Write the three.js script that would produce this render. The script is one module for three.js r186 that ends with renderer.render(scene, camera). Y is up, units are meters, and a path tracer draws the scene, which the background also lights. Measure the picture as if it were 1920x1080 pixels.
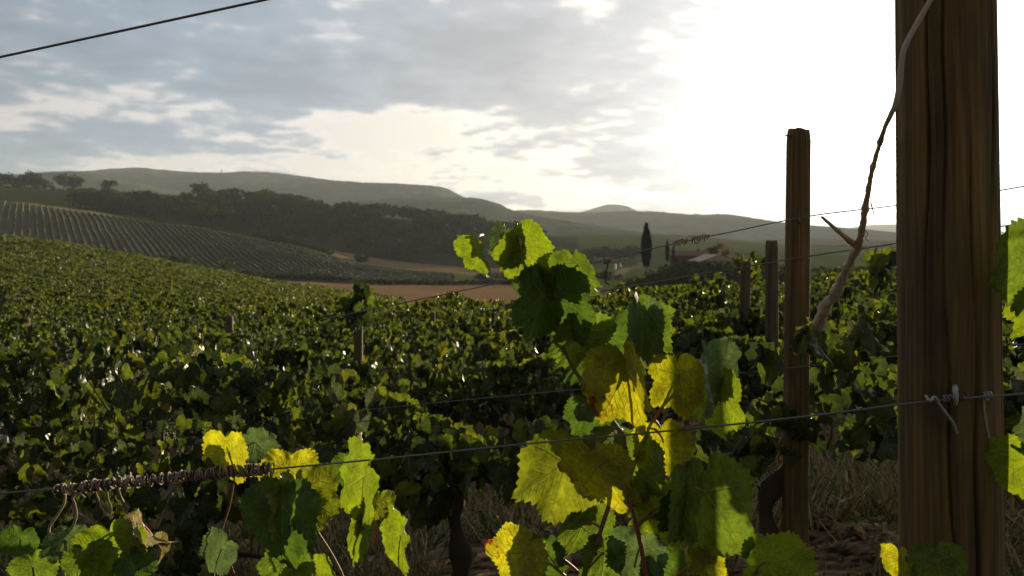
import * as THREE from 'three';
import { mergeGeometries } from 'three/addons/utils/BufferGeometryUtils.js';

// ---------------------------------------------------------------- camera, sky, sun, exposure
const F = 1484, EYE = 1.2, HORIZON = 470;                 // focal length and horizon in pixels of a 1920 x 1080 frame
const scene = new THREE.Scene();
const camera = new THREE.PerspectiveCamera(2 * Math.atan(540 / F) * 180 / Math.PI, 16 / 9, 0.05, 40000);
camera.position.set(0, EYE, 0);
camera.setViewOffset(1920, 1080, 0, 540 - HORIZON, 1920, 1080);
camera.focus = 1.8; camera.userData.fStop = 7;
const renderer = new THREE.WebGLRenderer({ antialias: true });
renderer.toneMapping = THREE.LinearToneMapping;
renderer.toneMappingExposure = 2.9;
renderer.shadowMap.enabled = true;

function P(px, py, D) { return new THREE.Vector3((px - 960) / F * D, EYE + (HORIZON - py) / F * D, -D); }
const dirOf = (px, py) => new THREE.Vector3((px - 960) / F, (HORIZON - py) / F, -1).normalize();
const SUN = dirOf(1690, 305);
const sun = new THREE.DirectionalLight(new THREE.Color(1.0, 0.83, 0.56), 5);
sun.name = 'sun';
sun.position.copy(SUN).multiplyScalar(60); sun.target.position.set(0, 0, 0);
sun.castShadow = true; sun.shadow.mapSize.set(4096, 4096);
Object.assign(sun.shadow.camera, { left: -40, right: 40, top: 30, bottom: -30, near: 1, far: 200 });
scene.add(sun, sun.target);
scene.fog = new THREE.FogExp2(new THREE.Color(0.84, 0.93, 1.0), 0.000085);

// ---------------------------------------------------------------- small tools
function rng(seed) { let a = seed >>> 0; return () => { a = (a + 0x6D2B79F5) >>> 0; let t = a; t = Math.imul(t ^ (t >>> 15), t | 1); t ^= t + Math.imul(t ^ (t >>> 7), t | 61); return ((t ^ (t >>> 14)) >>> 0) / 4294967296; }; }
const hash = (x, y, z) => { let h = Math.imul(x, 374761393) ^ Math.imul(y, 668265263) ^ Math.imul(z, 2147483647 - 58); h = Math.imul(h ^ (h >>> 13), 1274126177); return ((h ^ (h >>> 16)) >>> 0) / 4294967296; };
function noise(x, y, z = 0) {
  const xi = Math.floor(x), yi = Math.floor(y), zi = Math.floor(z); let u = x - xi, v = y - yi, w = z - zi;
  u = u * u * u * (u * (u * 6 - 15) + 10); v = v * v * v * (v * (v * 6 - 15) + 10); w = w * w * (3 - 2 * w);
  const L = (a, b, t) => a + (b - a) * t;
  const a = L(L(hash(xi, yi, zi), hash(xi + 1, yi, zi), u), L(hash(xi, yi + 1, zi), hash(xi + 1, yi + 1, zi), u), v);
  if (w === 0) return a;
  return L(a, L(L(hash(xi, yi, zi + 1), hash(xi + 1, yi, zi + 1), u), L(hash(xi, yi + 1, zi + 1), hash(xi + 1, yi + 1, zi + 1), u), v), w);
}
function fbm(x, y, z = 0, o = 5) { let s = 0, a = 0.5, n = 0; for (let i = 0; i < o; i++) { s += a * noise(x, y, z); n += a; a *= 0.52; x = x * 2.03 + 17.1; y = y * 2.03 + 9.7; } return s / n; }
const clamp = (x, a = 0, b = 1) => Math.min(b, Math.max(a, x)), mix = (a, b, t) => a + (b - a) * t;
const smooth = (a, b, x) => { const t = clamp((x - a) / (b - a)); return t * t * (3 - 2 * t); };
const V = (x, y, z) => new THREE.Vector3(x, y, z);

// ---------------------------------------------------------------- the sky: thin broken cloud lit from behind by a low sun
{
  const W = 3072, Hh = 1536, data = new Float32Array(W * Hh * 4);
  const gaps = [[770, 240, 5.2, 2.1, .34], [60, 185, 4.5, 1.6, .22], [640, 105, 1.2, .8, .2], [350, 120, 1.5, .9, .16], [450, 300, 8, .9, .12], [300, 225, 6, .9, .14], [1000, 330, 6, 1.6, .22], [150, 290, 7, .9, .14], [960, 12, 1.8, .5, .14], [60, 20, 1.5, .7, .16]].map(([x, y, a, b, k]) => ({ d: dirOf(x, y), a: a * Math.PI / 180, b: b * Math.PI / 180, k }));
  const bars = [[200, 240, 5, 1.0, .2], [400, 275, 5, .8, .2], [640, 150, 8, 2.6, .16], [1130, 335, 3.5, .7, .34], [1290, 345, 3, .6, .3], [1400, 385, 4, .5, .3], [1230, 120, 4, 3, .2], [900, 120, 7, 4, .12], [150, 90, 8, 2.4, .16], [1300, 360, 4, .6, .18], [560, 30, 4, 2, .32], [330, 40, 5, 2, .12]].map(([x, y, a, b, k]) => ({ d: dirOf(x, y), a: a * Math.PI / 180, b: b * Math.PI / 180, k }));
  for (let j = Hh / 2 - 2; j < Hh; j++) {
    const el = ((j + .5) / Hh - .5) * Math.PI, y = Math.sin(el), c = Math.cos(el);
    for (let i = 0; i < W; i++) {
      const az = ((i + .5) / W - .5) * 2 * Math.PI, x = c * Math.cos(az), z = c * Math.sin(az);
      const cs = clamp(x * SUN.x + y * SUN.y + z * SUN.z, -1, 1), ang = Math.acos(cs) * 180 / Math.PI;
      const k = 1 / (Math.max(y, 0) + .11), qx = x * k, qz = z * k;
      let n = fbm(qx * 1.5 + 3.1, qz * 1.5 + 7.7 + qx * .3, .3, 6);
      const n2 = fbm(qx * 5 + 40, qz * 5.5 + 11, .6, 4);
      const n3 = fbm(qx * 14 + 5, qz * 17 + 3, .9, 3);
      let cover = (n - .5) * 1.6 + (n2 - .5) * .95 + (n3 - .5) * .34 + .56;
      const pull = (f, sgn) => { const dot = x * f.d.x + y * f.d.y + z * f.d.z; if (dot < .9) return; const da = Math.atan2(x, -z) - Math.atan2(f.d.x, -f.d.z), de = el - Math.asin(f.d.y); cover += sgn * f.k * Math.exp(-(da * da) / (f.a * f.a) - (de * de) / (f.b * f.b)); };
      for (const f of gaps) pull(f, -1.25); for (const f of bars) pull(f, 1);
      const rim = Math.exp(-Math.pow((cover - .40) / .09, 2));
      const cl = smooth(.33, .66, cover), dense = smooth(.6, 1.15, cover);
      // brightness: forward scattering in thin cloud, falling away from the sun
      const fwd = Math.exp(-ang / 42);
      const cloudL = (.022 + .36 * fwd) * (1 - .20 * dense), gapL = (.045 + .60 * fwd) * (1 + .12 * rim);
      const blue = smooth(20, 55, ang), low = Math.exp(-Math.max(el, 0) * 9);
      let r = mix(gapL * 1.02, cloudL * mix(.98, .82, blue), cl), g = mix(gapL * mix(.96, 1.0, blue * (1 - low)), cloudL * mix(.99, 1.04, blue), cl), b = mix(gapL * mix(.84, 1.06, blue * (1 - low)), cloudL * mix(1.03, 1.30, blue), cl);
      r *= 1 + .06 * low * (1 - cl * .4); b *= 1 - .08 * low;
      const veil = 1 - .45 * cl * (1 - smooth(3, 16, ang)) * .6;
      const glow = (1.6 * Math.exp(-Math.pow(ang / 5.5, 1.4)) + .40 * Math.exp(-Math.pow(ang / 11, 1.9)) * (1.05 - .5 * cl) + .05 * Math.exp(-ang / 22)) * veil;
      r += glow * 1.0; g += glow * .95; b += glow * .82;
      const o = (j * W + i) * 4; data[o] = r; data[o + 1] = g; data[o + 2] = b; data[o + 3] = 1;
    }
  }
  for (let j = 0; j < Hh / 2 - 2; j++) for (let i = 0; i < W; i++) { const o = (j * W + i) * 4; data[o] = .05; data[o + 1] = .05; data[o + 2] = .035; data[o + 3] = 1; }
  const t = new THREE.DataTexture(data, W, Hh, THREE.RGBAFormat, THREE.FloatType);
  t.mapping = THREE.EquirectangularReflectionMapping; t.magFilter = THREE.LinearFilter; t.needsUpdate = true;
  scene.background = t; scene.environment = t;
}

// ---------------------------------------------------------------- terrain heights
function hermite(xs, ys, x) {
  let i = 0; const n = xs.length;
  if (x <= xs[0]) return ys[0]; if (x >= xs[n - 1]) return ys[n - 1];
  while (x > xs[i + 1]) i++;
  const s = k => { if (k <= 0 || k >= n - 1) return 0; const a = (ys[k] - ys[k - 1]) / (xs[k] - xs[k - 1]), b = (ys[k + 1] - ys[k]) / (xs[k + 1] - xs[k]); return a * b <= 0 ? 0 : 2 * a * b / (a + b); };
  const h = xs[i + 1] - xs[i], t = (x - xs[i]) / h, t2 = t * t, t3 = t2 * t;
  return (2 * t3 - 3 * t2 + 1) * ys[i] + (t3 - 2 * t2 + t) * h * s(i) + (-2 * t3 + 3 * t2) * ys[i + 1] + (t3 - t2) * h * s(i + 1);
}
const nearY = (x, D) => -1.13 + .48 * Math.tanh((x - 1.12) / 4) - (D < 8 ? .1 * (D - 3.1) : .49 + (D - 8) * .06);
const COL = [-700, 0, 330, 550, 750, 960, 1150, 1300, 1500, 1700, 2600];
const RING = [
  [30, -2.6, -3.0, -3.1, -3.3, -3.4, -3.4, -3.3, -3.2, -3.1, -3.0, -2.8],
  [60, -1.5, -3.0, -4.0, -5.0, -5.8, -6.2, -6.2, -5.9, -5.6, -5.4, -5],
  [110, 1.5, -1.0, -4.0, -6.5, -8.5, -9.8, -9.8, -9.2, -8.5, -8, -7],
  [150, 5, 1.5, -3.3, -7.3, -9.7, -11, -11.4, -10, -10, -9, -8],
  [185, 4, 0, -5.5, -9.0, -10.5, -11.5, -11.8, -6.5, -9, -9, -8],
  [215, 2, -2.5, -7.5, -9.9, -11.0, -11.8, -12.2, -6.2, -9, -9, -8],
  [260, 0, -4.0, -8.0, -10.6, -11.5, -12.3, -12.6, -10, -10, -9, -8],
  [300, 8, 3.0, -5.5, -10.2, -11.9, -12.5, -12.6, -11, -10, -9, -8],
  [420, 35, 25, 12.7, 2.0, -10.5, -13, -12.5, -11, -10, -9, -8],
  [520, 40, 32, 18, 5, -6, -11, -11, -12, -11, -10, -9],
  [700, 58, 54, 48, 36, 28, 13, 5, 3, -2, -4, -6],
  [900, 52, 52, 47, 37, 30, 17, 15, 10, 2, -2, -4],
  [1500, 35, 35, 35, 33, 30, 28, 28, 25, 10, 6, 4],
  [12000, 20, 20, 20, 20, 20, 20, 20, 20, 10, 10, 10]];
const LOGD = [Math.log(16), ...RING.map(r => Math.log(r[0]))];
function farY(px, D) { const ys = [nearY((px - 960) / F * 16, 16), ...RING.map(r => hermite(COL, r.slice(1), px))]; return hermite(LOGD, ys, Math.log(D)); }
function groundY(x, z) {
  const D = -z; let y;
  if (D <= 12) y = nearY(x, Math.max(D, -6));
  else { const px = 960 + F * x / D, f = farY(px, Math.max(D, 16)); y = D < 20 ? mix(nearY(x, D), f, smooth(12, 20, D)) : f; }
  y += (fbm(x * 1.3, z * 1.3, 0, 3) - .5) * .10 * clamp((14 - D) / 6 + .3);
  if (D > 60) y += (fbm(x * .03, z * .03, 2, 3) - .5) * clamp((D - 60) / 300) * 3;
  return EYE + y;
}
const pxOf = (x, z) => 960 + F * x / -z;
const pyOf = (y, z) => HORIZON - F * (y - EYE) / -z;

// ---------------------------------------------------------------- textures
function dataTex(w, h, fn, srgb = false) {
  const d = new Uint8Array(w * h * 4);
  for (let j = 0; j < h; j++) for (let i = 0; i < w; i++) { const c = fn((i + .5) / w, (j + .5) / h), o = (j * w + i) * 4; d[o] = clamp(c[0]) * 255; d[o + 1] = clamp(c[1]) * 255; d[o + 2] = clamp(c[2]) * 255; d[o + 3] = 255; }
  const t = new THREE.DataTexture(d, w, h); t.wrapS = t.wrapT = THREE.RepeatWrapping; t.magFilter = THREE.LinearFilter; if (srgb) t.colorSpace = THREE.SRGBColorSpace; t.needsUpdate = true; return t;
}
// noise that repeats without a seam
function tiled(u, v, f, o, z) { const s = (a, b) => fbm(a * f, b * f, z, o); const wu = smooth(.7, 1, u), wv = smooth(.7, 1, v); return mix(mix(s(u, v), s(u - 1, v), wu), mix(s(u, v - 1), s(u - 1, v - 1), wu), wv); }
const soilTex = dataTex(512, 512, (u, v) => { const a = tiled(u, v, 9, 5, .2), b = tiled(u, v, 60, 2, .7), k = .5 + (a - .5) * .9 + (b - .5) * .7; return [k, k * .97, k * .92]; }, true);
const soilBump = dataTex(512, 512, (u, v) => { const k = tiled(u, v, 14, 5, .2) * .7 + tiled(u, v, 70, 2, .7) * .3; return [k, k, k]; });
const woodTex = dataTex(512, 1024, (u, v) => {
  const warp = tiled(u, v, 3, 3, .4) * .06, g = tiled(u + warp, v * .10 + .1, 70, 3, .1), g2 = tiled(u + warp * 1.5, v * .12, 22, 3, .8), st = tiled(u, v, 5, 4, .6);
  const k = .43 + (g - .5) * .30 + (g2 - .5) * .20 + (st - .5) * .2, s = smooth(.52, .8, st);
  return [mix(k * 1.12, k * .72, s), mix(k * .92, k * .62, s), mix(k * .66, k * .47, s)];
}, true);
const woodBump = dataTex(512, 1024, (u, v) => { const warp = tiled(u, v, 3, 3, .4) * .06, k = tiled(u + warp, v * .04 + .1, 70, 3, .1) * .6 + tiled(u + warp, v * .02, 22, 3, .8) * .4; return [k, k, k]; });

// leaf blade pattern: palmate veins, u across (-1..1), v from base (negative) to tip (1)
const VEIN = [0, 52, -52, 112, -112].map(a => [Math.sin(a * Math.PI / 180), Math.cos(a * Math.PI / 180), [1, .86, .86, .66, .66][[0, 52, -52, 112, -112].indexOf(a)]]);
function veinAt(x, y) {
  let best = 0;
  for (const [sx, sy, len] of VEIN) {
    const al = x * sx + y * sy, ac = x * sy - y * sx; if (al < -.02 || al > len) continue;
    best = Math.max(best, 1 - smooth(0, .022 * (1.15 - al / len), Math.abs(ac)));
    const p = (al - Math.abs(ac) * .85) / .14, fr = Math.abs(p - Math.round(p)) * .14;
    if (al - Math.abs(ac) * .85 > .05 && Math.abs(ac) < .34 * (1.2 - al / len)) best = Math.max(best, .62 * (1 - smooth(0, .012, fr)));
  }
  return best;
}
function leafTexture(seed, base, vein, blotch, blotchAmount, edge) {
  return dataTex(256, 256, (u, v) => {
    const x = (u - .5) * 2.2, y = (v - .5) * 2.2, k = veinAt(x, y), n = fbm(x * 3 + seed, y * 3, seed, 4), f = fbm(x * 22 + seed, y * 22, seed, 3);
    const r = Math.hypot(x, y), sp = smooth(.62, .74, fbm(x * 4.5 + seed * 3, y * 4.5, seed + .5, 4) + edge * smooth(.5, .95, r) + blotchAmount);
    const m = 1 + (n - .5) * .55 + (f - .5) * .35;
    return [0, 1, 2].map(c => mix(mix(base[c] * m, vein[c], k * .6), blotch[c] * (.7 + f * .5), sp));
  }, true);
}
const leafBump = dataTex(256, 256, (u, v) => { const x = (u - .5) * 2.2, y = (v - .5) * 2.2, k = 1 - veinAt(x, y) * .8; const q = k * .7 + fbm(x * 16, y * 16, .2, 3) * .3; return [q, q, q]; });
const leafMat = (map, color, tr = .5, extra = {}) => new THREE.MeshPhysicalMaterial({ map, bumpMap: leafBump, bumpScale: .005, color: new THREE.Color(.68, .72, .66), roughness: 1, transmission: tr, thickness: 0, clearcoat: .4, clearcoatRoughness: .36, specularIntensity: .3, side: THREE.DoubleSide, ...extra });
const LM = {
  green: leafMat(leafTexture(1, [.40, .47, .13], [.58, .60, .26], [.42, .30, .10], -.22, .10), 0xffffff),
  dark: leafMat(leafTexture(2, [.31, .40, .12], [.46, .52, .24], [.40, .30, .10], -.26, .08), 0xffffff, .46),
  lime: leafMat(leafTexture(3, [.47, .53, .09], [.66, .66, .26], [.52, .36, .08], -.20, .12), 0xffffff, .56),
  yellow: leafMat(leafTexture(4, [.68, .66, .10], [.70, .66, .22], [.60, .30, .06], -.16, .17), 0xffffff, .58),
  spotted: leafMat(leafTexture(6, [.66, .63, .10], [.66, .60, .22], [.52, .22, .06], -.08, .20), 0xffffff, .56),
  olive: leafMat(leafTexture(7, [.49, .51, .11], [.54, .52, .20], [.44, .25, .08], -.17, .12), 0xffffff, .5),
  grey: leafMat(leafTexture(8, [.38, .46, .25], [.54, .59, .38], [.42, .33, .16], -.24, .08), 0xffffff, .34, { clearcoat: .7 }),
  dry: leafMat(leafTexture(9, [.60, .53, .34], [.52, .44, .28], [.45, .36, .20], 0, .05), 0xffffff, .35, { clearcoat: 0 }),
};

// ---------------------------------------------------------------- leaf geometry
const OUT = [[0, 1], [14, .86], [27, .74], [40, .82], [52, .90], [66, .78], [82, .70], [98, .73], [112, .72], [130, .62], [150, .54], [166, .44], [180, .22]];
const OA = OUT.map(o => o[0]), OR = OUT.map(o => o[1]);
// a vine leaf in its own axes: stalk joint at 0, tip towards +y, upper face +z
function leafGeo({ n = 200, rings = 8, fold = 20, curl = .12, droop = .25, ripple = .04, teeth = .05, seed = 1, notch = .8 }) {
  const pos = [0, 0, 0], uv = [.5, .5], idx = [], fo = fold * Math.PI / 180, R = rng(seed * 7919 + 3), skew = (R() - .5) * .16, nt = 40 + Math.floor(R() * 9), ph = R() * 9;
  for (let k = 1; k <= rings; k++) for (let i = 0; i < n; i++) {
    const a = i / n * 360, aa = Math.abs(a > 180 ? a - 360 : a), side = a > 180 ? -1 : 1, q = k / rings;
    let r = hermite(OA, OR, aa); r = mix(.86 - .4 * smooth(120, 180, aa), r, notch);
    r *= 1 + skew * side + (fbm(Math.cos(a * .01745) * 2 + seed, Math.sin(a * .01745) * 2, seed, 2) - .5) * .28;
    const saw = Math.pow(Math.abs(((i * nt / n + ph + 1.3 * noise(i * .05, seed)) % 1) * 2 - 1), 1.2) * (.45 + .9 * noise(Math.floor(i * nt / n) * 1.7, seed, 4)); r *= 1 - teeth * (n > 40 ? saw : R()) * smooth(.8, 1, q) * (aa < 168 ? 1 : 0);
    r *= q;
    const th = a * Math.PI / 180, x = Math.sin(th) * r, y = Math.cos(th) * r;
    let z = 0, X = x, Y = y;
    const s = Math.sqrt(x * x + .0016) - .04; X = Math.sign(x) * (Math.abs(x) - s + s * Math.cos(fo)); z = s * Math.sin(fo);
    z -= droop * y * Math.abs(y) * .5 + curl * (r * r) * (1 + .5 * Math.sin(th * 2 + seed));
    z += ripple * Math.sin(th * 9 + seed * 2) * smooth(.35, 1, q) + (fbm(x * 3 + seed * 5, y * 3, seed, 3) - .5) * .22 * q;
    // puckering between the veins
    z += .014 * Math.sin(x * 26 + seed) * Math.sin(y * 24) * q;
    pos.push(X, Y, z); uv.push(.5 + x / 2.2, .5 + y / 2.2);
  }
  for (let i = 0; i < n; i++) idx.push(0, 1 + (i + 1) % n, 1 + i);
  for (let k = 1; k < rings; k++) for (let i = 0; i < n; i++) { const a = 1 + (k - 1) * n + i, b = 1 + (k - 1) * n + (i + 1) % n, c = a + n, d = b + n; idx.push(a, b, c, b, d, c); }
  const g = new THREE.BufferGeometry(); g.setAttribute('position', new THREE.Float32BufferAttribute(pos, 3)); g.setAttribute('uv', new THREE.Float32BufferAttribute(uv, 2)); g.setIndex(idx); g.computeVertexNormals(); return g;
}
function frame(origin, tipDir, normal, size) {   // matrix that puts a leaf at origin, tip along tipDir, face along normal
  const y = tipDir.clone().normalize(), z = normal.clone().addScaledVector(y, -normal.dot(y)).normalize(), x = y.clone().cross(z);
  return new THREE.Matrix4().makeBasis(x, y, z).scale(V(size, size, size)).setPosition(origin);
}
function tube(points, radius, seg, rad = 6, vary) {
  const c = new THREE.CatmullRomCurve3(points, false, 'centripetal'), n = seg ?? points.length * 5, g = new THREE.TubeGeometry(c, n, 1, rad, false), p = g.attributes.position, q = V(0, 0, 0);
  for (let i = 0; i <= n; i++) { const t = i / n; c.getPointAt(t, q); const r = typeof radius === 'function' ? radius(t) : radius; for (let k = 0; k <= rad; k++) { const o = i * (rad + 1) + k, rr = r * (vary ? 1 + (noise(i * vary * .37, k % rad * 1.3, 3) - .5) * .5 : 1); p.setXYZ(o, q.x + (p.getX(o) - q.x) * rr, q.y + (p.getY(o) - q.y) * rr, q.z + (p.getZ(o) - q.z) * rr); } }
  g.computeVertexNormals(); return g;
}

// ---------------------------------------------------------------- naming
const used = new Map();
const numbered = n => { const k = used.get(n) ?? 0; used.set(n, k + 1); return k ? `${n}_${String(k).padStart(3, '0')}` : n; };
const shade = o => { o.castShadow = o.receiveShadow = true; return o; };
function tag(o, label, category, group, kind) { if (label) o.userData.label = label; if (category) o.userData.category = category; if (group) o.userData.group = group; if (kind) o.userData.kind = kind; return o; }
function thing(name, label, category, pos, group) { const g = new THREE.Group(); g.name = numbered(name); if (pos) g.position.copy(pos); scene.add(g); return tag(g, label, category, group); }
function solo(name, geo, mat, label, category, group) { const m = shade(new THREE.Mesh(geo, mat)); m.name = numbered(name); scene.add(m); return tag(m, label, category, group); }
function part(parent, name, geo, mat) { const m = shade(new THREE.Mesh(geo, mat)); m.name = name; if (parent.isGroup) m.position.sub(parent.position); parent.add(m); return m; }   // geometry in world axes
function structure(name, geo, mat) { const m = shade(new THREE.Mesh(geo, mat)); m.name = numbered(name); m.userData.kind = 'structure'; scene.add(m); return m; }
const std = (r, g, b, rough = .9, o = {}) => new THREE.MeshPhysicalMaterial({ color: new THREE.Color().setRGB(r, g, b), roughness: rough, specularIntensity: rough > .8 ? .3 : 1, ...o });

// ---------------------------------------------------------------- the ground
const pathLine = [[742, 95], [752, 118], [775, 140], [800, 160], [850, 180]].map(([px, D]) => V((px - 960) / F * D, 0, -D));
function pathDist(x, z) { let b = 1e9; for (let i = 0; i < pathLine.length - 1; i++) { const a = pathLine[i], c = pathLine[i + 1], dx = c.x - a.x, dz = c.z - a.z, t = clamp(((x - a.x) * dx + (z - a.z) * dz) / (dx * dx + dz * dz)); b = Math.min(b, Math.hypot(x - a.x - dx * t, z - a.z - dz * t)); } return b; }
const crestD = px => px < 560 ? 165 : mix(165, 150, smooth(560, 760, px));
function cover(x, z) {
  const D = -z, px = pxOf(x, z), n = fbm(x * .02, z * .02, 5, 3);
  if (D < 16 || D < 0) { const g = smooth(.48, .62, fbm(x * 1.1, z * 1.1, 4, 4)); return [mix(.135, .11, g), mix(.102, .098, g), mix(.066, .048, g)]; }
  const tx = [[1108, 320], [1150, 400], [1178, 500], [1205, 560]]; for (let i = 0; i < 3; i++) { const a = tx[i], c = tx[i + 1]; if (D >= a[1] && D < c[1] && Math.abs(px - mix(a[0], c[0], (D - a[1]) / (c[1] - a[1]))) * D / F < 3.2) return [.20, .16, .105]; }
  if (pathDist(x, z) < 2.2) return [.20, .145, .085];
  if (D < crestD(px)) return [.055, .062, .022];
  if (px < 1080) {
    if (D < 278) return px > 500 ? [.19 + n * .05, .125 + n * .03, .075 + n * .02] : [.06, .065, .03];
    if (D < 296) return [.04, .045, .022];
    const top = hermite([0, 330, 550, 750, 830, 1000], [424, 424, 420, 408, 400, 380], px);
    if (D < top && px < 860) { if (px > 540 && D > top - 60 * smooth(540, 760, px)) return [.070, .095, .022]; return [.135, .118, .080]; }
    if (D < top + 8) return px < 260 ? [.23, .19, .12] : [.09, .10, .035];
    if (D < top + 22) return [.085, .10, .032];
    if (px > 560 && px < 960 && D < 515) return [.17 + n * .03, .125 + n * .02, .075];
    if (D < 720 && px < 520 && D > hermite([0, 150, 300, 480], [440, 530, 580, 690], px)) return [.058, .068, .024];
    if (D < 900) return [.032, .042, .014];
  } else {
    if (D < 175) return [.065, .062, .030];
    if (D < 260) return [.085, .072, .045];
    if (D < 900) return [.052 + n * .03, .072 + n * .03, .022];
  }
  return [.045 + n * .03, .058 + n * .02, .024];
}
{
  const cols = 560, rows = [], T = 1.5;
  for (let D = -24; D < 15; D += .3) rows.push(D);
  for (let D = 15; D < 13000; D *= D < 60 ? 1.02 : D < 900 ? 1.009 : 1.06) rows.push(D);
  const pos = [], col = [], uv = [], idx = [];
  rows.forEach(D => { const half = T * Math.max(D, 15); for (let i = 0; i <= cols; i++) { const w = i / cols * 2 - 1, x = half * w, z = -D; const c = cover(x, z); pos.push(x, groundY(x, z), z); col.push(...c); uv.push(x / 2.2, z / 2.2); } });
  for (let j = 0; j < rows.length - 1; j++) for (let i = 0; i < cols; i++) { const a = j * (cols + 1) + i, b = a + 1, c = a + cols + 1, d = c + 1; idx.push(a, b, c, b, d, c); }
  const g = new THREE.BufferGeometry(); g.setAttribute('position', new THREE.Float32BufferAttribute(pos, 3)); g.setAttribute('color', new THREE.Float32BufferAttribute(col, 3)); g.setAttribute('uv', new THREE.Float32BufferAttribute(uv, 2)); g.setIndex(idx); g.computeVertexNormals();
  structure('ground', g, new THREE.MeshPhysicalMaterial({ vertexColors: true, map: soilTex, bumpMap: soilBump, bumpScale: .05, color: new THREE.Color(4, 4, 4), roughness: 1, specularIntensity: 0 }));
}

// ---------------------------------------------------------------- far hills
function hill(name, crest, D, front, back, baseY, tint, seed, bumps = 3) {
  const xs = crest.map(c => (c[0] - 960) / F * D), ys = crest.map(c => EYE + (HORIZON - c[1]) / F * D), pos = [], col = [], idx = [], nx = 420, nz = 44;
  for (let j = 0; j <= nz; j++) for (let i = 0; i <= nx; i++) {
    const x = mix(xs[0], xs[xs.length - 1], i / nx), q = j / nz, crestQ = .68, z = -(q < crestQ ? mix(D - front, D, q / crestQ) : mix(D, D + back, (q - crestQ) / (1 - crestQ)));
    const h = hermite(xs, ys, x), pr = q < crestQ ? Math.pow(Math.sin(q / crestQ * Math.PI / 2), .9) : 1 - smooth(crestQ, 1, q) * .9;
    const rel = (fbm(x * .004 + seed, z * .004, seed, 4) - .5) * (h - baseY) * .5 * Math.sin(Math.min(q / crestQ, 1) * Math.PI) * (1 - .7 * Math.min(q / crestQ, 1));
    const tree = (fbm(x * .09 + seed, z * .05, seed + 2, 3) - .35) * bumps;
    pos.push(x, baseY + (h - baseY) * pr + rel + tree, z);
    const n = fbm(x * .006 + seed * 3, z * .008, seed, 4), f = smooth(.5, .58, n), w = noise(x * .05, z * .05, seed);
    col.push(...[0, 1, 2].map(c => mix(tint[c], [.095, .092, .055][c], f * .6) * (.75 + w * .5)));
  }
  for (let j = 0; j < nz; j++) for (let i = 0; i < nx; i++) { const a = j * (nx + 1) + i, b = a + 1, c = a + nx + 1, d = c + 1; idx.push(a, b, c, b, d, c); }
  const g = new THREE.BufferGeometry(); g.setAttribute('position', new THREE.Float32BufferAttribute(pos, 3)); g.setAttribute('color', new THREE.Float32BufferAttribute(col, 3)); g.setIndex(idx); g.computeVertexNormals();
  structure(name, g, new THREE.MeshPhysicalMaterial({ vertexColors: true, roughness: 1, specularIntensity: 0 }));
}
hill('hill', [[-300, 350], [-60, 340], [20, 338], [120, 333], [200, 325], [270, 323], [330, 324], [420, 328], [500, 326], [560, 331], [650, 342], [760, 347], [830, 352], [862, 366], [900, 385], [960, 410], [1040, 440], [1120, 460]], 3000, 900, 700, 30, [.038, .048, .036], 1);
hill('hill', [[-120, 362], [0, 352], [60, 343], [112, 331], [165, 326], [205, 332], [270, 346], [350, 362], [450, 376], [560, 392]], 1900, 500, 350, 40, [.040, .050, .030], 2, 5);
hill('hill', [[620, 405], [700, 384], [760, 377], [830, 375], [890, 376], [930, 384], [962, 398], [1020, 412], [1100, 430], [1200, 450]], 2300, 900, 500, 28, [.046, .056, .028], 3, 5);
hill('hill', [[900, 420], [962, 402], [1050, 400], [1100, 400], [1190, 404], [1250, 408], [1300, 408], [1360, 415], [1420, 425], [1480, 433], [1540, 444], [1640, 462], [1800, 470]], 3600, 1500, 700, 28, [.06, .062, .036], 13, 5);
hill('hill', [[960, 425], [1040, 406], [1090, 398], [1122, 388], [1142, 384], [1160, 385], [1182, 394], [1215, 406], [1320, 420], [1420, 440]], 5600, 900, 800, 30, [.06, .06, .04], 4);
hill('hill', [[1400, 462], [1480, 450], [1540, 438], [1600, 426], [1650, 421], [1720, 421], [1800, 428], [1900, 440], [2000, 442], [2200, 436], [2500, 450]], 8500, 1500, 1500, 20, [.07, .065, .045], 5);
hill('hill', [[-500, 348], [-100, 339], [0, 336], [60, 338], [110, 335], [200, 342], [300, 352]], 3700, 600, 500, 20, [.06, .06, .05], 6);
hill('hill', [[1180, 470], [1260, 458], [1340, 452], [1420, 450], [1500, 456], [1580, 462], [1700, 474], [1800, 472], [1900, 466], [2100, 460]], 2100, 900, 300, 8, [.085, .07, .04], 8, 4);

// the mast on the long ridge
{
  const b = P(416, 329, 2990); b.y -= 4; const t = thing('radio_mast', 'thin lattice mast standing on the crest of the long far ridge', 'mast', b), m = std(.09, .09, .1, .6);
  part(t, 'tower', mergeGeometries([new THREE.CylinderGeometry(2.0, 3.2, 26, 6).translate(b.x, b.y + 13, b.z)]), m);
  part(t, 'antenna', new THREE.CylinderGeometry(.5, .8, 9, 6).translate(b.x, b.y + 30, b.z), m);
  part(t, 'platform', new THREE.CylinderGeometry(3.4, 3.4, 1.2, 8).translate(b.x, b.y + 20, b.z), m);
}

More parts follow.
